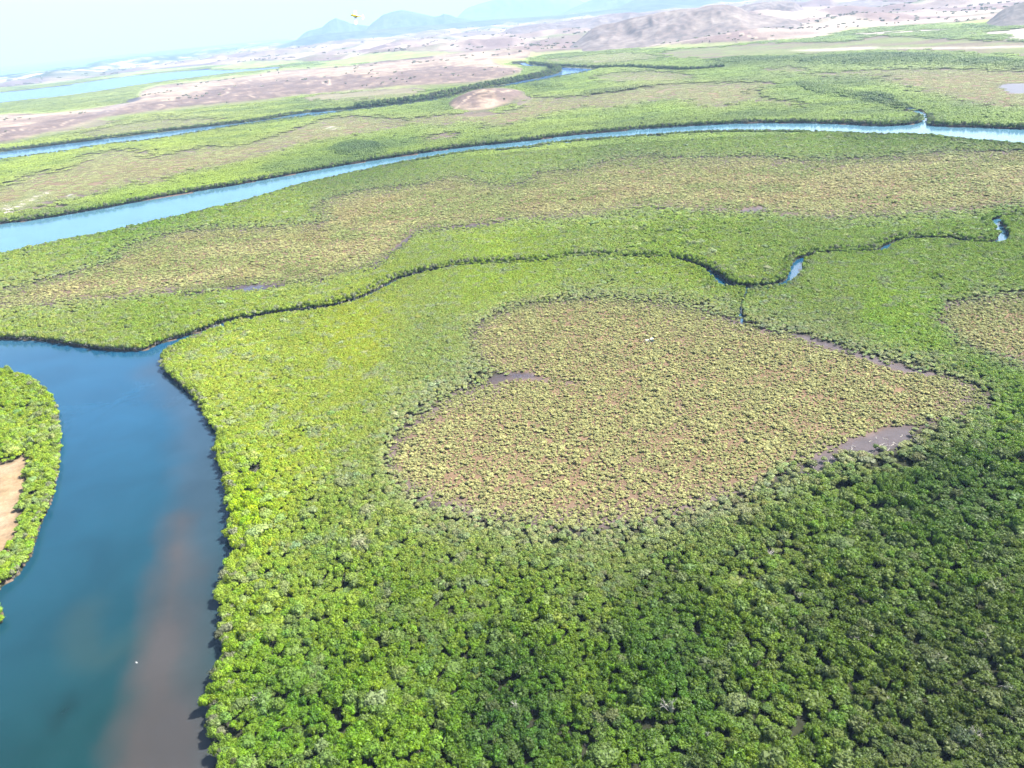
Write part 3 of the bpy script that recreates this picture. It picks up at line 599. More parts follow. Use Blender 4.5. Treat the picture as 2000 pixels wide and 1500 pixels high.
size = np.stack([dia, dia * RNG.uniform(.85, 1.15, len(x)), hgt], -1); turn = np.stack([RNG.normal(0, .07, len(x)), RNG.normal(0, .07, len(x)), RNG.uniform(0, 6.283, len(x))], -1)
variant = RNG.integers(0, 5, len(x))
kin, X, Y = inframe(x, y, P[:, 2] + hgt * .6, -6)
order = np.where(kin)[0]; order = order[np.argsort(np.hypot(np.hypot(x, y), H)[order] / dia[order])][:300]
NEAR_TREES = [(P[i], size[i], turn[i], tint[i], int(variant[i])) for i in order]
msk = np.ones(len(x), bool); msk[order] = False
scatter('mangrove_forest', P[msk], variant[msk], size[msk], turn[msk], tint[msk], 'dense low mangrove canopy covering the delta between the river and the creek')
print('near canopy', msk.sum())

# --- near shrub land (the heart and its neighbours)
x, y, lod = two_rings(150, 1.3, 80, .5, 700.0, 1.7)
xw, yw = wobble(x, y, 5.0); jt = np.clip(np.hypot(x, y) / 450, .6, 3); xw = xw + RNG.normal(0, 3.4, len(x)) * jt; yw = yw + RNG.normal(0, 3.4, len(x)) * jt
k = look(shrub | heart | muds, xw, yw) & ~look(gaps | pools, xw, yw) & (RNG.random(len(x)) > np.clip(look(b_mud5, x, y) * 2.2 - .25 + (fbm(x / 4, y / 4, 343) - .5) * 1.2, 0, 1)) & (look(b_water, x, y) < .3) & ~look(creekw, x, y); x, y, lod = x[k], y[k], lod[k]
r = np.hypot(x, y)
rw = np.abs(fbm(x / 26, y / 16, 301, 3) - .5); bare = np.clip(1 - rw / .035, 0, 1) * (fbm(x / 70, y / 45, 305) > .5)
edge = look(b_edge, x, y)
hc = G(1200, 930); bare_h = np.exp(-(((x - hc[0]) / 75) ** 2 + ((y - hc[1]) / 40) ** 2))
pd = .98 - .78 * bare - .28 * bare_h * (fbm(x / 9, y / 6, 309) < .55) - .3 * np.clip(.75 - edge, 0, .5) + .9 * (fbm(x / 5, y / 5, 311) - .5)
k = RNG.random(len(x)) < pd; x, y, r, edge, lod = x[k], y[k], r[k], edge[k], lod[k]
dia = np.clip(1.38 * np.exp(RNG.normal(0, .33, len(x))) + 1.5 * (fbm(x / 9, y / 9, 313) - .5), .7, 3.6); hgt = dia * RNG.uniform(.55, .85, len(x)); dia = dia * lod
tint = np.tile(lin([216, 210, 138]) * .45, (len(x), 1)); u = RNG.random((len(x), 1))
tint = tint * (1 - u * .6) + lin([186, 196, 132]) * .38 * u * .6
gb = np.clip((r - 480) / 150, 0, 1)[:, None] * np.clip((fbm(x / 60, y / 45, 319) - .35) * 3.5, 0, 1)[:, None]; tint = tint * (1 - gb * .75) + lin([176, 194, 106]) * .40 * gb * .75
yb = np.clip((fbm(x / 40, y / 40, 317) - .5) * 4, 0, 1)[:, None] * (r > 560)[:, None]; tint = tint * (1 - yb * .5) + lin([208, 190, 126]) * .39 * yb * .5
ek = np.clip(1.2 - edge * 1.4, 0, .8)[:, None]; tint = tint * (1 - ek) + lin([168, 186, 112]) * .34 * ek
tint *= (1 + RNG.normal(0, .13, len(x)))[:, None]; tint = np.clip(tint, .01, .6)
P = np.stack([x, y, ground_z(x, y) - .15], -1); size = np.stack([dia, dia * RNG.uniform(.75, 1.25, len(x)), hgt], -1); turn = np.stack([RNG.normal(0, .1, len(x)), RNG.normal(0, .1, len(x)), RNG.uniform(0, 6.283, len(x))], -1)
variant = RNG.integers(5, 9, len(x))
kin, X, Y = inframe(x, y, P[:, 2], -4); hz = look(heart, x, y)
order = np.where(kin & hz & (edge > .8))[0]; order = order[np.argsort(np.hypot(np.hypot(x, y), H)[order] / dia[order])][:300]
NEAR_BUSH = [(P[i], size[i], turn[i], tint[i], int(variant[i])) for i in order]
msk = np.ones(len(x), bool); msk[order] = False
scatter('saltmarsh_shrubs', P[msk], variant[msk], size[msk], turn[msk], tint[msk], 'low straw coloured shrubs dotted over the open silt flats')
print('near shrubs', msk.sum())

# --- far cover: patches growing with distance
def far_points(r0, r1, s):
    X = []; Y = []; S = []
    r = r0
    while r < r1:
        ds = r * s; n = int(2 * rad(52) * r / ds)
        a = (np.arange(n) + RNG.random()) / n * 2 * rad(52) - rad(52) + RNG.uniform(-.4, .4, n) * s
        q = r + RNG.uniform(-.4, .4, n) * ds * .9
        X.append(q * np.sin(a)); Y.append(q * np.cos(a)); S.append(np.full(n, ds)); r += ds * .9
    x = np.concatenate(X); y = np.concatenate(Y); s_ = np.concatenate(S); k = view_keep(x, y, 120); return x[k], y[k], s_[k]
x, y, s = far_points(R1M, 9000, .0068)
xj, yj = wobble(x, y, 14.0); xj = xj + RNG.normal(0, .9, len(x)) * s; yj = yj + RNG.normal(0, 1.6, len(x)) * s; g = look(green_all, xj, yj); b = look(shrub, xj, yj) & ~look(muds | pools, x, y); wt = look(b_water, x, y) < .25
dens = RNG.random(len(x)); k = wt & (g | (b & (dens < .72))); x, y, s, g = x[k], y[k], s[k], g[k]; r = np.hypot(x, y)
tall = look(blur(tallc, 3), x, y)
tg = canopy_col(x, y) * KALB * np.array([1.04, 1, .8]); dk = np.clip((fbm(x / 90, y / 60, 401) - .45) * 3.2, 0, 1) * .55 + tall * .55
tg = mixc(tg, [.055, .095, .03], np.clip(dk, 0, .85)); tg *= (1 + (fbm(x / 400, y / 200, 403) - .5) * .5)[:, None]
tb = lin([210, 214, 146]) * .37 + np.zeros((len(x), 3)); tb = mixc(tb, lin([212, 204, 142]) * .37, (fbm(x / 120, y / 70, 405) - .45) * 3)
bl = np.clip((look(b_edge, x, y) - .12) / .76, 0, 1); tmix = mixc(tg, tb, bl * .85); tint = np.where(g[:, None], tmix * .75 + tg * .25, tmix * .8 + tb * .2) * (1 + RNG.normal(0, .09, len(x)))[:, None]
hgt = np.where(g, 3.4 + 3 * (fbm(x / 30, y / 30, 407) - .5) + tall * 4.5, 2.3)
P = np.stack([x, y, ground_z(x, y) - .1], -1); size = np.stack([s * 1.08, s * 1.08, hgt], -1); turn = np.stack([0 * x, 0 * x, RNG.uniform(0, 6.283, len(x))], -1)
variant = np.where(g, RNG.integers(9, 13, len(x)), RNG.integers(13, 17, len(x)))
scatter('distant_mangrove', P, variant, size, turn, np.clip(tint, .01, .6), 'distant mangrove and marsh shrubs between the far river channels')
print('far', len(x))

# --- fringing trees along banks
FR = []
def fringe(pts, step, h, d, z=0, side=0, off=1.0, rows=2, p=1.0):
    q = spline(np.array([G(a[0], a[1], (a[2] if len(a) > 2 else z)) for a in pts]), False, 10)
    seg = np.hypot(*np.diff(q, axis=0).T); cum = np.concatenate([[0], np.cumsum(seg)]); L_ = cum[-1]
    for rw_ in range(rows):
        n = int(L_ / step); tt = (np.arange(n) + RNG.uniform(-.3, .3, n) + .5 * rw_) * step
        xx = np.interp(tt, cum, q[:, 0]); yy = np.interp(tt, cum, q[:, 1])
        tx = np.interp(tt + 2, cum, q[:, 0]) - xx; ty = np.interp(tt + 2, cum, q[:, 1]) - yy; ln = np.hypot(tx, ty) + 1e-6
        o_ = side * (off + rw_ * d * .6 + RNG.normal(0, .8, n) + (vnoise(tt / 9, tt * 0 + 3.3, 5) - .5) * 2.2)
        xx = xx - ty / ln * o_; yy = yy + tx / ln * o_
        k = view_keep(xx, yy, 100) & (look(b_water, xx, yy) < (.92 if off < 0 else .55)) & (RNG.random(n) < p)
        xx, yy = xx[k], yy[k]; hh = h * RNG.uniform(.65, 1.25, len(xx)); dd = d * RNG.uniform(.6, 1.4, len(xx))
        FR.append(np.stack([xx, yy, hh, dd], -1))
fringe(RB_far, 3.6, 6.2, 4.6, side=1, off=2.0, rows=3)
fringe([(a, b, 0 * c) for a, b, c in RB_near], 3.8, 4.6, 4.4, z=0, side=1, off=3, rows=1) if False else fringe(RB_near, 3.2, 5.2, 4.6, side=1, off=-1.5, rows=4)
fringe(RC_far[:17], 5, 7.5, 6.0, side=1, off=4, rows=3)
fringe(RC_far[8:17], 6, 15, 8.5, side=1, off=6, rows=4)
fringe(RC_far[-4:] + [(1220, 133), (1290, 137), (1340, 139), (1420, 133)], 6, 11, 8, side=1, off=5, rows=2)
fringe(RC_near, 5.5, 5, 5.5, side=1, off=3, rows=2)
fringe(NEAR_N[1:], 2.9, 3.6, 3.4, side=1, off=3.2, rows=2, p=.9)
cq = [(a[0], a[1]) for a in CREEK]
fringe(cq[:22], 2.6, 5.2, 3.4, side=1, off=5.4, rows=3)
fringe(cq[22:], 2.8, 4.6, 3.2, side=1, off=6.5, rows=2)
fringe(EAST, 2.6, 4.6, 3.8, z=2, side=1, off=1.0, rows=2)
fringe(WEST, 2.8, 3.8, 3.6, side=-1, off=1.0, rows=2)
F_ = np.concatenate(FR); x, y = F_[:, 0], F_[:, 1]; r = np.hypot(x, y)
tint = canopy_col(x, y) * KALB; tint = mixc(tint, [.09, .13, .045], np.clip((r - 800) / 1200, .0, .7)); tint *= (1 + RNG.normal(0, .15, len(x)))[:, None]
gk = (RNG.random((len(x), 1)) < .25); tint = np.where(gk, tint.mean(1)[:, None] * np.array([1.15, 1.25, .66]), tint)
P = np.stack([x, y, ground_z(x, y) - .2], -1); size = np.stack([F_[:, 3], F_[:, 3], F_[:, 2]], -1); turn = np.stack([0 * x, 0 * x, RNG.uniform(0, 6.283, len(x))], -1)
scatter('bankside_mangrove', P, RNG.integers(0, 5, len(x)), size, turn, np.clip(tint, .01, .5), 'taller mangrove trees lining the banks of the river channels and creek')
print('fringe', len(x))

# --- bleached twigs and stilt stems showing along the banks and through the canopy
def twigs(seed):
    rg = np.random.default_rng(seed); V, F = [], []
    for k in range(13):
        a = rg.uniform(0, 6.283); q = rg.uniform(.1, .5); p0 = Vector((.12 * math.cos(a), .12 * math.sin(a), rg.uniform(0, .5))); p1 = Vector((q * math.cos(a + .3), q * math.sin(a + .3), rg.uniform(.6, 1.05)))
        tube(V, F, p0, (p0 + p1) / 2 + Vector((rg.normal() * .06, rg.normal() * .06, 0)), .028, .02, 3); tube(V, F, (p0 + p1) / 2, p1, .02, .008, 3)
    me = bpy.data.meshes.new('bare_twigs'); me.from_pydata(V, [], F); me.materials.append(M_DEAD); return me
for k in range(3):
    o = bpy.data.objects.new('%02d_bare_twigs' % (17 + k), twigs(400 + k)); PROTO.objects.link(o)
TW = []
for pts, st_, of_, pr_ in ((NEAR_N[1:], 2.0, 1.8, .75), (cq[:22], 2.2, 4.0, .6), (cq[22:], 2.4, 5.0, .7), (EAST, 3.0, .6, .35), (WEST, 3.0, -.6, .3)):
    q = spline(np.array([G(a[0], a[1], (a[2] if len(a) > 2 else 0)) for a in pts]), False, 10); sg = np.hypot(*np.diff(q, axis=0).T); cum = np.concatenate([[0], np.cumsum(sg)]); n = int(cum[-1] / st_); tt = (np.arange(n) + RNG.uniform(-.4, .4, n)) * st_
    xx = np.interp(tt, cum, q[:, 0]); yy = np.interp(tt, cum, q[:, 1]); tx = np.interp(tt + 2, cum, q[:, 0]) - xx; ty = np.interp(tt + 2, cum, q[:, 1]) - yy; ln = np.hypot(tx, ty) + 1e-6; o_ = of_ + RNG.normal(0, .7, n)
    xx = xx - ty / ln * o_; yy = yy + tx / ln * o_; k = view_keep(xx, yy, 60) & (RNG.random(n) < pr_ * (.3 + 1.4 * vnoise(tt / 14, tt * 0, 9))) & (look(b_water, xx, yy) < .8); m_ = k.sum(); TW.append(np.stack([xx[k], yy[k], RNG.uniform(1.6, 3.2, m_), RNG.uniform(1.6, 3.2, m_)], -1))
sel = np.where(RNG.random(len(NC_X)) < .022 * np.clip(.35 + tallk_all + ring_all * 2, 0, 1.6))[0]
TW.append(np.stack([NC_X[sel] + .6, NC_Y[sel] + .4, NC_H[sel] * RNG.uniform(.9, 1.15, len(sel)), RNG.uniform(1.2, 2.6, len(sel))], -1)); T_ = np.concatenate(TW)
scatter('bare_twigs', np.stack([T_[:, 0], T_[:, 1], ground_z(T_[:, 0], T_[:, 1])], -1), RNG.integers(17, 20, len(T_)), np.stack([T_[:, 3], T_[:, 3], T_[:, 2]], -1), np.stack([RNG.normal(0, .2, len(T_)), RNG.normal(0, .2, len(T_)), RNG.uniform(0, 6.28, len(T_))], -1), np.tile([.3, .3, .3], (len(T_), 1)), 'bleached twigs and stilt stems showing along the banks and through the mangrove canopy')

# --- scattered trees of the dry country
x, y, s = far_points(2000, 16000, .006)
x = x + RNG.normal(0, 1, len(x)) * s * 1.2; y = y + RNG.normal(0, 1, len(x)) * s * 1.2
k = look(dry | plain, x, y) & (RNG.random(len(x)) < np.clip((fbm(x / 380, y / 130, 501, 4) - .52) * 5, .015, .7) * np.where(look(dry, x, y), .10, .26)); x, y = x[k], y[k]; r = np.hypot(x, y)
zz = np.zeros(len(x))
v_, u_ = w2g(x, y); ri = np.clip(np.searchsorted(vrows, v_), 0, len(vrows) - 1); ci_ = np.clip((u_ / 2.9).astype(int), 0, len(ucols) - 1); zz = z.reshape(R.shape)[ri, ci_]
dd = np.clip(r * .0026, 6, 24) * RNG.uniform(.4, 1.5, len(x)); hh = RNG.uniform(5, 10, len(x)) * np.clip(r / 4000, .8, 1.5)
tint = np.tile([.15, .16, .10], (len(x), 1)) * RNG.uniform(.7, 1.5, (len(x), 1))
scatter('dryland_trees', np.stack([x, y, zz - 1.0], -1), RNG.integers(9, 13, len(x)), np.stack([dd, dd, hh], -1), np.stack([0 * x, 0 * x, RNG.uniform(0, 6.28, len(x))], -1), tint, 'dark scattered trees and hedgerows on the pale dry plain')
print('dry', len(x))

# ------------------------------------------------------------------ hills and mountains
def hill_mat(name, c1, c2, c3, sc):
    m, N, L = mat(name)
    o = N.new('ShaderNodeOutputMaterial'); p = N.new('ShaderNodeBsdfPrincipled'); L.new(p.outputs[0], o.inputs[0]); p.inputs['Roughness'].default_value = .95
    t = N.new('ShaderNodeTexCoord'); a = N.new('ShaderNodeTexNoise'); a.inputs['Scale'].default_value = sc; a.inputs['Detail'].default_value = 7; a.inputs['Roughness'].default_value = .65
    b = N.new('ShaderNodeTexNoise'); b.inputs['Scale'].default_value = sc * 4; b.inputs['Detail'].default_value = 5
    L.new(t.outputs['Object'], a.inputs['Vector']); L.new(t.outputs['Object'], b.inputs['Vector'])
    r = N.new('ShaderNodeValToRGB'); r.color_ramp.elements[0].position = .36; r.color_ramp.elements[0].color = c1 + (1,); r.color_ramp.elements[1].position = .66; r.color_ramp.elements[1].color = c3 + (1,)
    e = r.color_ramp.elements.new(.5); e.color = c2 + (1,)
    L.new(a.outputs[0], r.inputs[0]); mr = N.new('ShaderNodeMapRange'); mr.inputs[1].default_value = .3; mr.inputs[2].default_value = .7; mr.inputs[3].default_value = .75; mr.inputs[4].default_value = 1.25
    L.new(b.outputs[0], mr.inputs[0]); v = N.new('ShaderNodeVectorMath'); v.operation = 'SCALE'; L.new(r.outputs[0], v.inputs[0]); L.new(mr.outputs[0], v.inputs['Scale']); L.new(v.outputs[0], p.inputs['Base Color'])
    return m
M_HILL = hill_mat('dry_hillside', (.062, .046, .04), (.095, .072, .062), (.14, .113, .094), .007)
M_HILLD = hill_mat('scrub_hillside', (.04, .033, .03), (.06, .05, .045), (.085, .066, .055), .006)
M_MTN = hill_mat('wooded_mountain', (.022, .034, .026), (.032, .045, .032), (.055, .055, .04), .0009)

def ridge(name, sky_pts, r, depth, m, label, seed, nx=200, ny=80, rough=.62, skew=0.0, base=-6):
    az_, zz_ = [], []
    for px, py in sky_pts:
        d = fwd * FPX + RT * (px - 1000) + UP * (750 - py)
        a = math.atan2(d[0], d[1]); az_.append(a); zz_.append(H + r * d[2] / math.hypot(d[0], d[1]))
    az_ = np.array(az_); zz_ = np.array(zz_)
    A = np.linspace(az_[0], az_[-1], nx); prof = np.interp(A, az_, zz_)
    V = np.linspace(-1, 1, ny)
    AA_, VV_ = np.meshgrid(A, V, indexing='ij'); Pf = np.repeat(prof[:, None], ny, 1)
    R_ = r + VV_ * depth + skew * (AA_ - A.mean()) * r
    X = R_ * np.sin(AA_); Y = R_ * np.cos(AA_)
    u = (AA_ - A[0]) * r; q = VV_ * depth
    L_ = depth * .55
    rdg = 1 - np.abs(fbm(u / L_ * 1.3, q / L_ * .55, seed, 5) * 2 - 1) ; rdg2 = fbm(u / L_ * 4, q / L_ * 2.5, seed + 9, 5); rdg3 = 1 - np.abs(fbm(u / L_ * 3.2, q / L_ * 1.3, seed + 4, 4) * 2 - 1)
    env = .5 + .5 * np.cos(np.pi * np.clip(np.abs(VV_), 0, 1)); env = env * .75 + .25 * (1 - np.abs(VV_)); side = np.clip(np.minimum((A - A[0]), (A[-1] - A)) / ((A[-1] - A[0]) * .16), 0, 1)[:, None]; side = side * side * (3 - 2 * side)
    k = np.clip(np.abs(VV_) * 3.2, 0, 1)
    Zm = Pf * env * (1 - k * rough * (1 - rdg ** 1.5) - k * .3 * (rdg2 - .4) - np.clip(k * 2, 0, 1) * .22 * (1 - rdg3))
    Zm = Zm * side + base * (1 - side) + base * .3
    o = grid_mesh(name, X, Y, Zm, m); o['kind'] = 'structure'; o['label'] = label
    return o
ridge('mountain', [(560, 74), (585, 70), (600, 60), (628, 53), (642, 41), (649, 37), (656, 34), (663, 37), (673, 40), (684, 45), (705, 48), (730, 52), (760, 52)], 21000, 2600, M_MTN, 'small pointed blue mountain standing left of the rounded mountain on the skyline', 1)
ridge('mountain', [(690, 60), (715, 45), (733, 40), (747, 28), (768, 21), (785, 18), (806, 22), (817, 25), (831, 28), (848, 32), (859, 30), (866, 26), (880, 29), (892, 34), (915, 38), (940, 40), (980, 38)], 20000, 3000, M_MTN, 'rounded blue mountain on the skyline right of the small pointed mountain', 2)
ridge('mountain', [(860, 44), (880, 31), (897, 24), (915, 14), (936, 7), (957, 1), (985, -14), (1020, -30), (1060, -34), (1100, -22), (1125, -4), (1139, 4), (1160, 4), (1200, 2)], 32000, 5000, M_MTN, 'tallest palest mountain rising out of the top of the picture', 3)
ridge('mountain', [(1060, 34), (1100, 23), (1125, 12), (1146, 3), (1170, -8), (1210, -22), (1280, -40), (1360, -48), (1450, -60)], 25000, 3800, M_MTN, 'long pale blue mountain slope right of the tallest mountain', 4)
ridge('mountain', [(1120, 28), (1178, 17), (1212, 3), (1240, -6), (1290, -12), (1350, -22), (1500, -40), (1700, -55), (1900, -60), (2300, -110)], 18000, 3000, M_MTN, 'darker blue foothill mountain in front of the long pale slope', 5)
ridge('hill', [(480, 86), (560, 75), (620, 66), (700, 60), (800, 51), (880, 45), (960, 38), (1040, 33), (1100, 29), (1160, 22), (1230, 13), (1300, 4), (1420, -4)], 15500, 1500, M_MTN, 'low dark wooded rise at the foot of the mountains', 6, rough=.5)
ridge('hill', [(930, 62), (985, 55), (1037, 48), (1062, 45), (1090, 44), (1125, 37), (1160, 33), (1195, 26), (1230, 23), (1265, 25), (1300, 20), (1340, 22), (1380, 20), (1450, 20)], 7800, 1100, M_HILL, 'pale rolling dry hills left of the brown ridged hill', 7)
ridge('hill', [(1090, 62), (1150, 50), (1200, 43), (1240, 32), (1265, 28), (1300, 20), (1331, 16), (1363, 14), (1380, 9), (1412, 7), (1433, 10), (1450, 16), (1465, 24), (1489, 28), (1517, 31), (1545, 36), (1573, 45), (1597, 54), (1615, 62), (1660, 72)], 4650, 720, M_HILL, 'broad brown ridged hill behind the green marsh', 8, rough=.5)
ridge('hill', [(1400, 30), (1440, 12), (1465, 7), (1496, 2), (1525, 0), (1552, 3), (1566, 14), (1590, 23), (1625, 32)], 6200, 800, M_HILL, 'pinkish dry hill peeking out behind the broad brown hill', 9)
ridge('hill', [(1560, 20), (1640, 6), (1720, -8), (1800, -4), (1880, -14), (1960, -22), (2100, -40), (2300, -60)], 7800, 1200, M_HILL, 'row of dry hills filling the top right of the picture', 10)
ridge('hill', [(1905, 44), (1925, 34), (1944, 26), (1965, 14), (2000, 2), (2060, -12), (2140, -20), (2240, 0)], 3850, 460, M_HILLD, 'dark brown hill cut by the right edge of the picture', 11)

# ------------------------------------------------------------------ single mangrove trees and shrubs, nearest first
crowns_nt = [lobes_mesh(10 + k, crown_lobes(10 + k, 8 + k % 3, .36), 210, .062, name='mangrove_crown', trunk=False) for k in range(5)]
def trunk_mesh():
    V, F = [], []
    tube(V, F, (0, 0, .05), (.02, .01, .62), .05, .03, 6)
    for k in range(5):
        a = k * 1.257 + .3; tube(V, F, (0.03 * math.cos(a), .03 * math.sin(a), .34), (.2 * math.cos(a), .2 * math.sin(a), -.06), .016, .012, 4)
    for k in range(3):
        a = k * 2.1; tube(V, F, (0, 0, .5), (.26 * math.cos(a), .26 * math.sin(a), .74), .022, .01, 4)
    me = bpy.data.meshes.new('mangrove_trunk'); me.from_pydata(V, [], F); me.materials.append(M_BARK); return me
TR = trunk_mesh()
def plant(name, P_, S_, T_, tint_, cm, label, cat, group, trunk=None):
    e = bpy.data.objects.new(name, None); COL.objects.link(e); e.location = P_; e.rotation_euler = T_; e.empty_display_size = .5
    e['label'] = label; e['category'] = cat; e['group'] = group
    c = bpy.data.objects.new('crown', cm); COL.objects.link(c); c.parent = e; c.scale = S_; c['tint'] = [float(v) for v in tint_]
    if trunk:
        t = bpy.data.objects.new('trunk', trunk); COL.objects.link(t); t.parent = e; t.scale = S_
def place_x(P_, names, lims):
    _, X_, _y = inframe(np.array([P_[0]]), np.array([P_[1]]), np.array([2.0])); return names[int(np.searchsorted(lims, X_[0]))], float(_y[0])
def tree_label(P_, S_, c_):
    where, yy_ = place_x(P_, ['on the left river bank', 'just right of the river bank', 'left of the middle', 'left of the middle, inland', 'near the middle', 'below the heart point', 'right of the middle', 'far right of the middle', 'towards the right corner', 'in the right corner'], [470, 620, 780, 940, 1100, 1260, 1420, 1600, 1800])
    tone = 'grey green' if c_[2] > .36 * c_[1] else ('yellowish green' if c_[1] > .125 else 'dark green')
    size_ = 'broad domed' if S_[0] > 4.4 else ('small round' if S_[0] < 3.5 else 'rounded')
    return '%s %s mangrove %s, bottom edge of the picture' % (size_, tone, where)
for P_, S_, T_, c_, v_ in NEAR_TREES:
    plant('mangrove_tree', P_, S_, T_, c_, crowns_nt[v_], tree_label(P_, S_, c_), 'tree', 'nearest mangrove trees of the dense canopy', TR)
def stems():
    V, F = [], []
    for k in range(4):
        a = k * 1.57 + .4; tube(V, F, (0, 0, 0), (.22 * math.cos(a), .22 * math.sin(a), .5), .03, .015, 4)
    me = bpy.data.meshes.new('shrub_stems'); me.from_pydata(V, [], F); me.materials.append(M_BARK); return me
SM = stems()
def shrub_label(P_, S_, c_):
    where, yy_ = place_x(P_, ['lower left rim', 'rim left of bottom', 'rim just left of bottom', 'rim at the bottom', 'rim just right of bottom', 'lower right rim', 'far right rim'], [860, 960, 1060, 1160, 1260, 1380])
    return '%s %s shrub on the %s of the heart clearing' % ('broad low' if S_[0] > 2.1 else 'small low', 'yellow' if c_[0] > c_[1] else 'straw green', where)
for P_, S_, T_, c_, v_ in NEAR_BUSH:
    e_ = plant('saltmarsh_shrub', P_, S_, T_, c_, bushes[v_ - 5], shrub_label(P_, S_, c_), 'shrub', 'nearest shrubs of the heart-shaped clearing', SM)

# ------------------------------------------------------------------ dead trees
def branch_tree(rg, h, spread, depth=4, lean=(0, 0), r0=.14, nb=3):
    Vt, Ft, Vb, Fb = [], [], [], []
    def rec(p, d, l, r_, k):
        q = p + d * l
        if k == depth: tube(Vt, Ft, p, q, r_, r_ * .75, 6)
        else: tube(Vb, Fb, p, q, r_, r_ * .55, 4)
        if k == 0: return
        for j in range(nb if k > 1 else 2):
            nd = (d * 1.0 + Vector((rg.normal() * spread, rg.normal() * spread, rg.normal() * spread * .5 + .1))).normalized()
            rec(q, nd, l * rg.uniform(.6, .85), r_ * .62, k - 1)
    rec(Vector((0, 0, -.2)), Vector((lean[0], lean[1], 1)).normalized(), h * .38, r0, depth)
    return Vt, Ft, Vb, Fb
def dead_tree(px, py, h, label, seed, spread=.75, lean=(0, 0), r0=.15, haze=None, depth=4, group='bleached dead trees in the mangrove'):
    rg = np.random.default_rng(seed); p = G(px, py, 0)
    e = bpy.data.objects.new('dead_tree', None); COL.objects.link(e); e.location = (p[0], p[1], .3); e.rotation_euler = (0, 0, rg.uniform(0, 6))
    e['label'] = label; e['category'] = 'dead tree'; e['group'] = group
    a, b, c, d = branch_tree(rg, h, spread, depth, lean, r0)
    mesh_obj('trunk', a, b, M_DEAD, e); mesh_obj('branches', c, d, M_DEAD, e)
    if haze:
        c_ = bpy.data.objects.new('foliage', crowns_nt[seed % 5]); COL.objects.link(c_); c_.parent = e; c_.scale = (haze, haze, h * .95); c_['tint'] = [.20, .22, .15]; c_['label'] = 'thin pale grey green foliage'
    return e
dead_tree(451, 1352, 5.0, 'bleached round mangrove with pale twiggy crown beside the river bank', 3, 1.0, r0=.2, haze=2.9, depth=5)
dead_tree(1311, 1408, 7.0, 'pale grey dead tree standing beside a dark gap in the lower canopy', 5, .45, r0=.26, haze=1.5, depth=4)
dead_tree(1800, 872, 5.5, 'bare forked white snag at the right end of the mudflat', 6, .8, (.5, .2), .22)
dead_tree(1628, 925, 4.5, 'tangled bare dead tree at the left end of the mudflat', 8, 1.0, (-.4, .2), .18)
dead_tree(1690, 905, 4.0, 'leaning dead mangrove below the middle of the mudflat', 9, .9, (.6, .3), .2)
dead_tree(1648, 968, 3.5, 'small white dead tree inside the dark canopy gap below the mudflat', 12, .8, (-.3, .3), .14)
dead_tree(1502, 1092, 4.5, 'pale dead tree over the dark gap left of centre in the right hand canopy', 13, .8, (.2, .1), .16)
dead_tree(503, 927, 3.6, 'dead mangrove in the small brown gap near the left river bank', 14, .9, (.2, 0), .14)
dead_tree(461, 1085, 3.6, 'white fallen-topped mangrove leaning over the river bank notch', 15, .8, (-.7, .1), .16)
dead_tree(488, 1108, 3.2, 'white dead trunk just right of the river bank notch', 16, .6, (.8, .1), .16)
SCAT = ['left one of three in the right corner stand', 'middle one of three in the right corner stand', 'third of the row near the right edge', 'midway down the right hand stand', 'close to the bottom edge, right of centre', 'bottom right corner, upper of two', 'bottom right corner, lower of two', 'cut by the right edge', 'left of a close pair, lower right', 'right of a close pair, lower right', 'below the row of three at lower right', 'rightmost below the row of three', 'inland from the river bank near the bottom left', 'near the round bleached tree by the river', 'bottom middle of the picture', 'just below the standing grey dead tree', 'green slope left of the heart tip', 'right below the mudflat', 'left of the right hand stand']
for i_, (a_, b_) in enumerate([(1840, 1297), (1878, 1280), (1925, 1276), (1748, 1338), (1692, 1446), (1893, 1450), (1862, 1468), (1985, 1290), (1665, 1262), (1690, 1260), (1906, 1360), (1960, 1362), (640, 1345), (512, 1372), (1005, 1400), (1380, 1450), (700, 1220), (1735, 960), (1560, 1180)]):
    dead_tree(a_, b_, 4.2 + (i_ % 3) * .5, 'grey leafless mangrove in the canopy, ' + SCAT[i_], 30 + i_, .9, (.3 * math.sin(i_ * 2), .3 * math.cos(i_ * 3)), .13, haze=(1.6 if i_ % 2 else None), group='leafless grey mangroves scattered through the canopy')
# fallen branches on the mudflat
def log(px, py, L_, ang, label, seed, grp):
    rg = np.random.default_rng(seed); p = G(px, py, .6); V, F = [], []; q = Vector((-L_ / 2, 0, .12)); d = Vector((1, 0, 0)); n = 5
    for k in range(n):
        d2 = (d + Vector((0, rg.normal() * .35, abs(rg.normal()) * .12 - .03))).normalized(); q2 = q + d2 * L_ / n; q2.z = max(q2.z, .08)
        tube(V, F, q, q2, .13 * (1 - k * .13), .13 * (1 - (k + 1) * .13), 5)
        if k in (1, 3):
            sd_ = -1 if rg.random() < .5 else 1; tube(V, F, q2, q2 + Vector((.7, sd_ * .8, .35)) * L_ * .22, .07, .03, 4)
        q = q2; d = (d2 + Vector((.5, 0, 0))).normalized()
    o = mesh_obj('fallen_branch', V, F, M_DEAD); o.location = (p[0], p[1], .6); o.rotation_euler = (0, 0, ang); o['label'] = label; o['category'] = 'branch'; o['group'] = grp
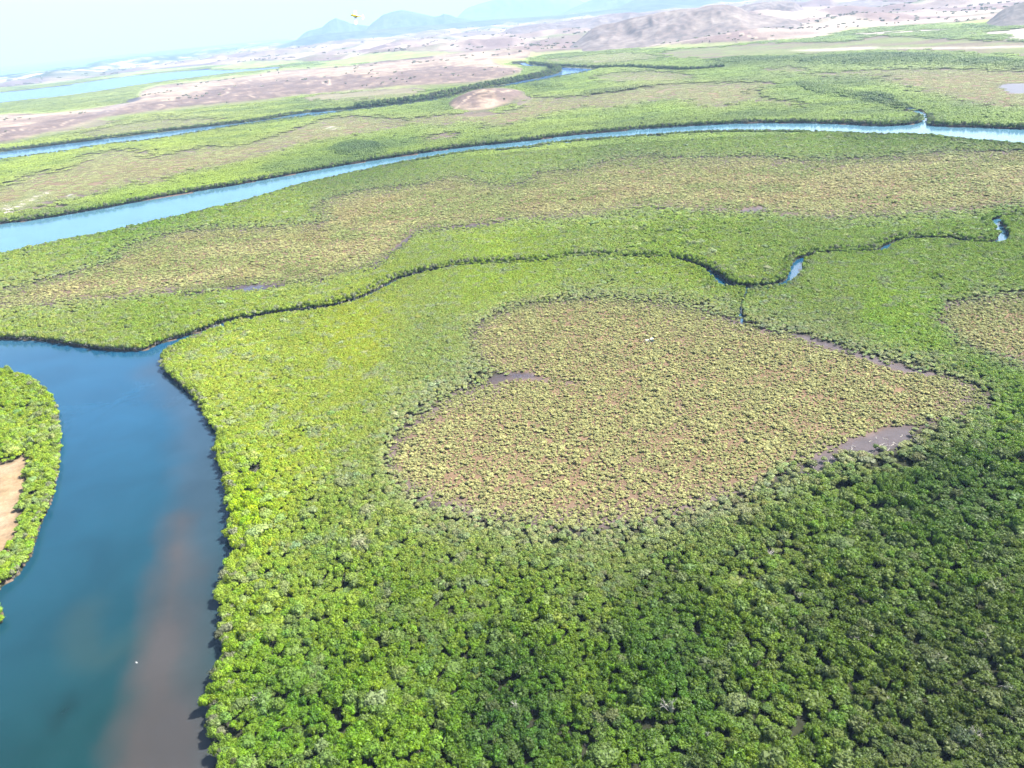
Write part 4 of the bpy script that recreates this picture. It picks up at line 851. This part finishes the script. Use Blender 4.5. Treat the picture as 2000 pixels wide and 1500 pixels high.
for i_, (a_, b_, l_, g_) in enumerate([(1664, 876, 3, .9), (1668, 872, 2.2, 1.8), (1690, 886, 4, .7), (1703, 884, 3, .2), (1722, 868, 3.5, .5), (1718, 878, 2.5, 2.2), (1733, 872, 3, -.3), (1744, 868, 3.6, .6), (1750, 866, 3, 1.6), (1738, 880, 3, .1), (1729, 858, 2.4, 2.7), (1700, 862, 2, .4), (1622, 898, 4, 1.2), (1615, 905, 3.4, 2.0), (1632, 915, 4, 1.5), (1642, 906, 2.6, .3), (1590, 912, 2.2, .6), (1602, 922, 2.5, 2.6), (1760, 852, 2.2, .8), (1712, 856, 1.8, 1.2)]):
    log(a_, b_, l_, g_, '%s bleached branch lying %s of the grey mudflat' % ('long' if l_ > 3.2 else ('short' if l_ < 2.5 else 'crooked'), 'at the left tip' if a_ < 1650 else 'on the left half' if a_ < 1705 else 'in the middle' if a_ < 1730 else 'on the right half' if a_ < 1748 else 'at the right tip') + (', nearest the shrubs' if b_ < 866 else ', nearest the trees' if b_ > 880 else ''), 60 + i_, 'fallen branches on the mudflat')

# ------------------------------------------------------------------ shelter in the heart
M_WHITE = simple('white_sheet', (.42, .42, .4), .5, .06, 4); M_TEAL = simple('teal_tarpaulin', (.03, .12, .17), .6, .2, 4); M_DARKW = simple('dark_timber', (.05, .05, .045), .8, .3, 6)
def box(name, c, s, m, parent, rot=(0, 0, 0)):
    V = [(x_ * s[0] / 2, y_ * s[1] / 2, z_ * s[2] / 2) for x_ in (-1, 1) for y_ in (-1, 1) for z_ in (-1, 1)]
    F = [(0, 1, 3, 2), (4, 6, 7, 5), (0, 4, 5, 1), (2, 3, 7, 6), (0, 2, 6, 4), (1, 5, 7, 3)]
    o = mesh_obj(name, V, F, m, parent); o.location = c; o.rotation_euler = rot; return o
p = G(1269, 669)
e = bpy.data.objects.new('shelter', None); COL.objects.link(e); e.location = (p[0], p[1], .5); e.rotation_euler = (0, 0, .12); e['label'] = 'tiny white roofed shelter with a teal side among straw coloured shrubs'; e['category'] = 'shelter'
box('roof', (-1.7, 0, 1.62), (2.4, .8, .08), M_WHITE, e, (.15, .08, 0)); box('roof', (1.6, .4, 1.9), (2.0, 1.1, .08), M_WHITE, e, (.5, -.1, 0))
for a_, b_, c_ in ((-3.1, -.5, 1.5), (-.4, -.5, 1.5), (-3.1, .5, 1.6), (-.4, .5, 1.6), (.5, -.7, 1.5), (2.8, -.7, 1.5), (.5, 1.1, 2.2), (2.8, 1.1, 2.2)): box('post', (a_, b_, c_ / 2), (.1, .1, c_), M_WHITE, e)
box('wall', (1.7, -.85, .65), (2.2, .06, 1.3), M_TEAL, e, (.2, 0, 0)); box('platform', (0, 0, .25), (6.4, 1.7, .14), M_DARKW, e)

# ------------------------------------------------------------------ light aircraft
M_YEL = simple('yellow_paint', (.85, .62, .06), .35, .03, 2); M_WP = simple('white_paint', (.82, .82, .82), .35, .03, 2); M_GLS = simple('cockpit_glass', (.015, .018, .022), .08, .1, 2); M_BLK = simple('black_rubber', (.02, .02, .02), .7, .1, 4)
def loft(name, secs, m, parent, n=14):
    V, F = [], []
    for (x_, cz, ry, rz) in secs:
        for k in range(n): t = k / n * 6.2832; V.append((x_, ry * math.cos(t), cz + rz * math.sin(t)))
    for s_ in range(len(secs) - 1):
        for k in range(n): F.append((s_ * n + k, s_ * n + (k + 1) % n, (s_ + 1) * n + (k + 1) % n, (s_ + 1) * n + k))
    F.append(tuple(range(n))); F.append(tuple((len(secs) - 1) * n + k for k in reversed(range(n))))
    return mesh_obj(name, V, F, m, parent, smooth=False)
def wingmesh(name, x0, ch, ch2, span, z_, m, parent, y0=0.0, dih=0.05, th=.09, vertical=False, sweep=0):
    V, F = [], []; prof = [(0, 0), (.12, .6), (.35, 1), (.7, .55), (1, 0), (.6, -.18), (.2, -.3)]
    for y_, c_, sw in ((y0, ch, 0), (y0 + span, ch2, sweep)):
        for (a_, b_) in prof:
            xx = x0 - a_ * c_ - sw; tt = b_ * th * c_
            V.append((xx, tt, z_ + y_) if vertical else (xx, y_, z_ + abs(y_) * dih + tt))
    n = len(prof)
    for k in range(n): F.append((k, (k + 1) % n, n + (k + 1) % n, n + k))
    F.append(tuple(range(n))); F.append(tuple(n + k for k in reversed(range(n))))
    return mesh_obj(name, V, F, m, parent)
d_ = fwd * FPX + RT * (697 - 1000) + UP * (750 - 31); d_ /= np.linalg.norm(d_); pa = np.array([0, 0, H]) + d_ * 610
pl = bpy.data.objects.new('light_aircraft', None); COL.objects.link(pl); pl.location = pa
pl['label'] = 'small yellow and white light aircraft banking in the sky above the left mountains'; pl['category'] = 'aircraft'; pl.scale = (1.45, 1.45, 1.45)
loft('fuselage', [(3.0, -.05, .12, .12), (2.7, -.05, .36, .38), (2.0, 0, .5, .52), (1.0, .1, .55, .66), (.2, .12, .5, .62), (-.8, .12, .3, .36), (-2.0, .15, .17, .2), (-3.2, .2, .08, .1)], M_YEL, pl)
loft('cockpit_canopy', [(1.75, .5, .2, .1), (1.35, .5, .5, .36), (.6, .55, .53, .4), (.0, .55, .42, .3), (-.4, .5, .2, .12)], M_GLS, pl)
wingmesh('wing', 1.1, 1.25, 1.05, 3.9, .95, M_WP, pl, .0); wingmesh('wing', 1.1, 1.25, 1.05, -3.9, .95, M_WP, pl, .0)
wingmesh('tailplane', -2.6, .8, .55, 1.3, .25, M_WP, pl, 0, 0); wingmesh('tailplane', -2.6, .8, .55, -1.3, .25, M_WP, pl, 0, 0)
wingmesh('fin', -2.4, .95, .55, 1.2, .2, M_WP, pl, 0, vertical=True, sweep=.45)
for sy in (-1, 1):
    V, F = [], []; tube(V, F, (.6, .4 * sy, -.3), (.7, 2.0 * sy, 1.02), .035, .03, 5); mesh_obj('strut', V, F, M_WP, pl)
for (wx_, wy_) in ((.5, .8), (.5, -.8), (2.2, 0)):
    V, F = [], []; tube(V, F, (wx_, wy_ - .06, -.85), (wx_, wy_ + .06, -.85), .2, .2, 12); F.append(tuple(range(11, -1, -1))); wo = mesh_obj('wheel', V, F, M_BLK, pl)
    V, F = [], []; tube(V, F, (wx_, wy_ * .4, -.4), (wx_, wy_, -.8), .03, .03, 5); mesh_obj('landing_leg', V, F, M_WP, pl)
pr = box('propeller', (3.08, 0, -.05), (.04, .12, 1.6), M_BLK, pl, (.5, 0, 0))
nose = Vector(tuple(-RT)) * .93 + Vector(tuple(fwd)) * -.28; nose.normalize()
wl = Vector(tuple(UP)) * .94 + Vector(tuple(fwd)) * .3 + Vector(tuple(RT)) * .12; wl = (wl - nose * wl.dot(nose)).normalized(); zz_ = nose.cross(wl)
pl.rotation_mode = 'QUATERNION'; pl.rotation_quaternion = Matrix((nose, wl, zz_)).transposed().to_quaternion()

# ------------------------------------------------------------------ seabird over the plume
p = G(267, 1294, 4); bd_ = bpy.data.objects.new('seabird', None); COL.objects.link(bd_); bd_.location = (p[0], p[1], 4); bd_.rotation_euler = (.2, .1, 1.0); bd_['label'] = 'tiny white seabird gliding over the brown silt plume in the river'; bd_['category'] = 'bird'; bd_.scale = (.75, .75, .75)
loft('body', [(.28, 0, .01, .01), (.2, .01, .05, .05), (0, 0, .085, .08), (-.2, 0, .04, .04), (-.34, 0, .03, .01)], M_WP, bd_, 8)
wingmesh('wing', .1, .2, .07, .65, 0, M_WP, bd_, .0, .2, .12, sweep=.15); wingmesh('wing', .1, .2, .07, -.65, 0, M_WP, bd_, .0, .2, .12, sweep=.15)

# ------------------------------------------------------------------ haze
def haze_box():
    m, N, L = mat('air_haze'); o = N.new('ShaderNodeOutputMaterial'); v = N.new('ShaderNodeVolumePrincipled')
    v.inputs['Color'].default_value = (.42, .64, 1, 1); v.inputs['Density'].default_value = HAZE; v.inputs['Anisotropy'].default_value = 0.0
    L.new(v.outputs[0], o.inputs['Volume'])
    V = [(x_, y_, z_) for x_ in (-70000, 70000) for y_ in (-70000, 70000) for z_ in (-14, 3000)]
    F = [(0, 1, 3, 2), (4, 6, 7, 5), (0, 4, 5, 1), (2, 3, 7, 6), (0, 2, 6, 4), (1, 5, 7, 3)]
    o_ = mesh_obj('haze', V, F, m); o_['kind'] = 'stuff'; o_['label'] = 'pale blue haze in the air over the whole delta'
HAZE = 4.6e-5
haze_box()
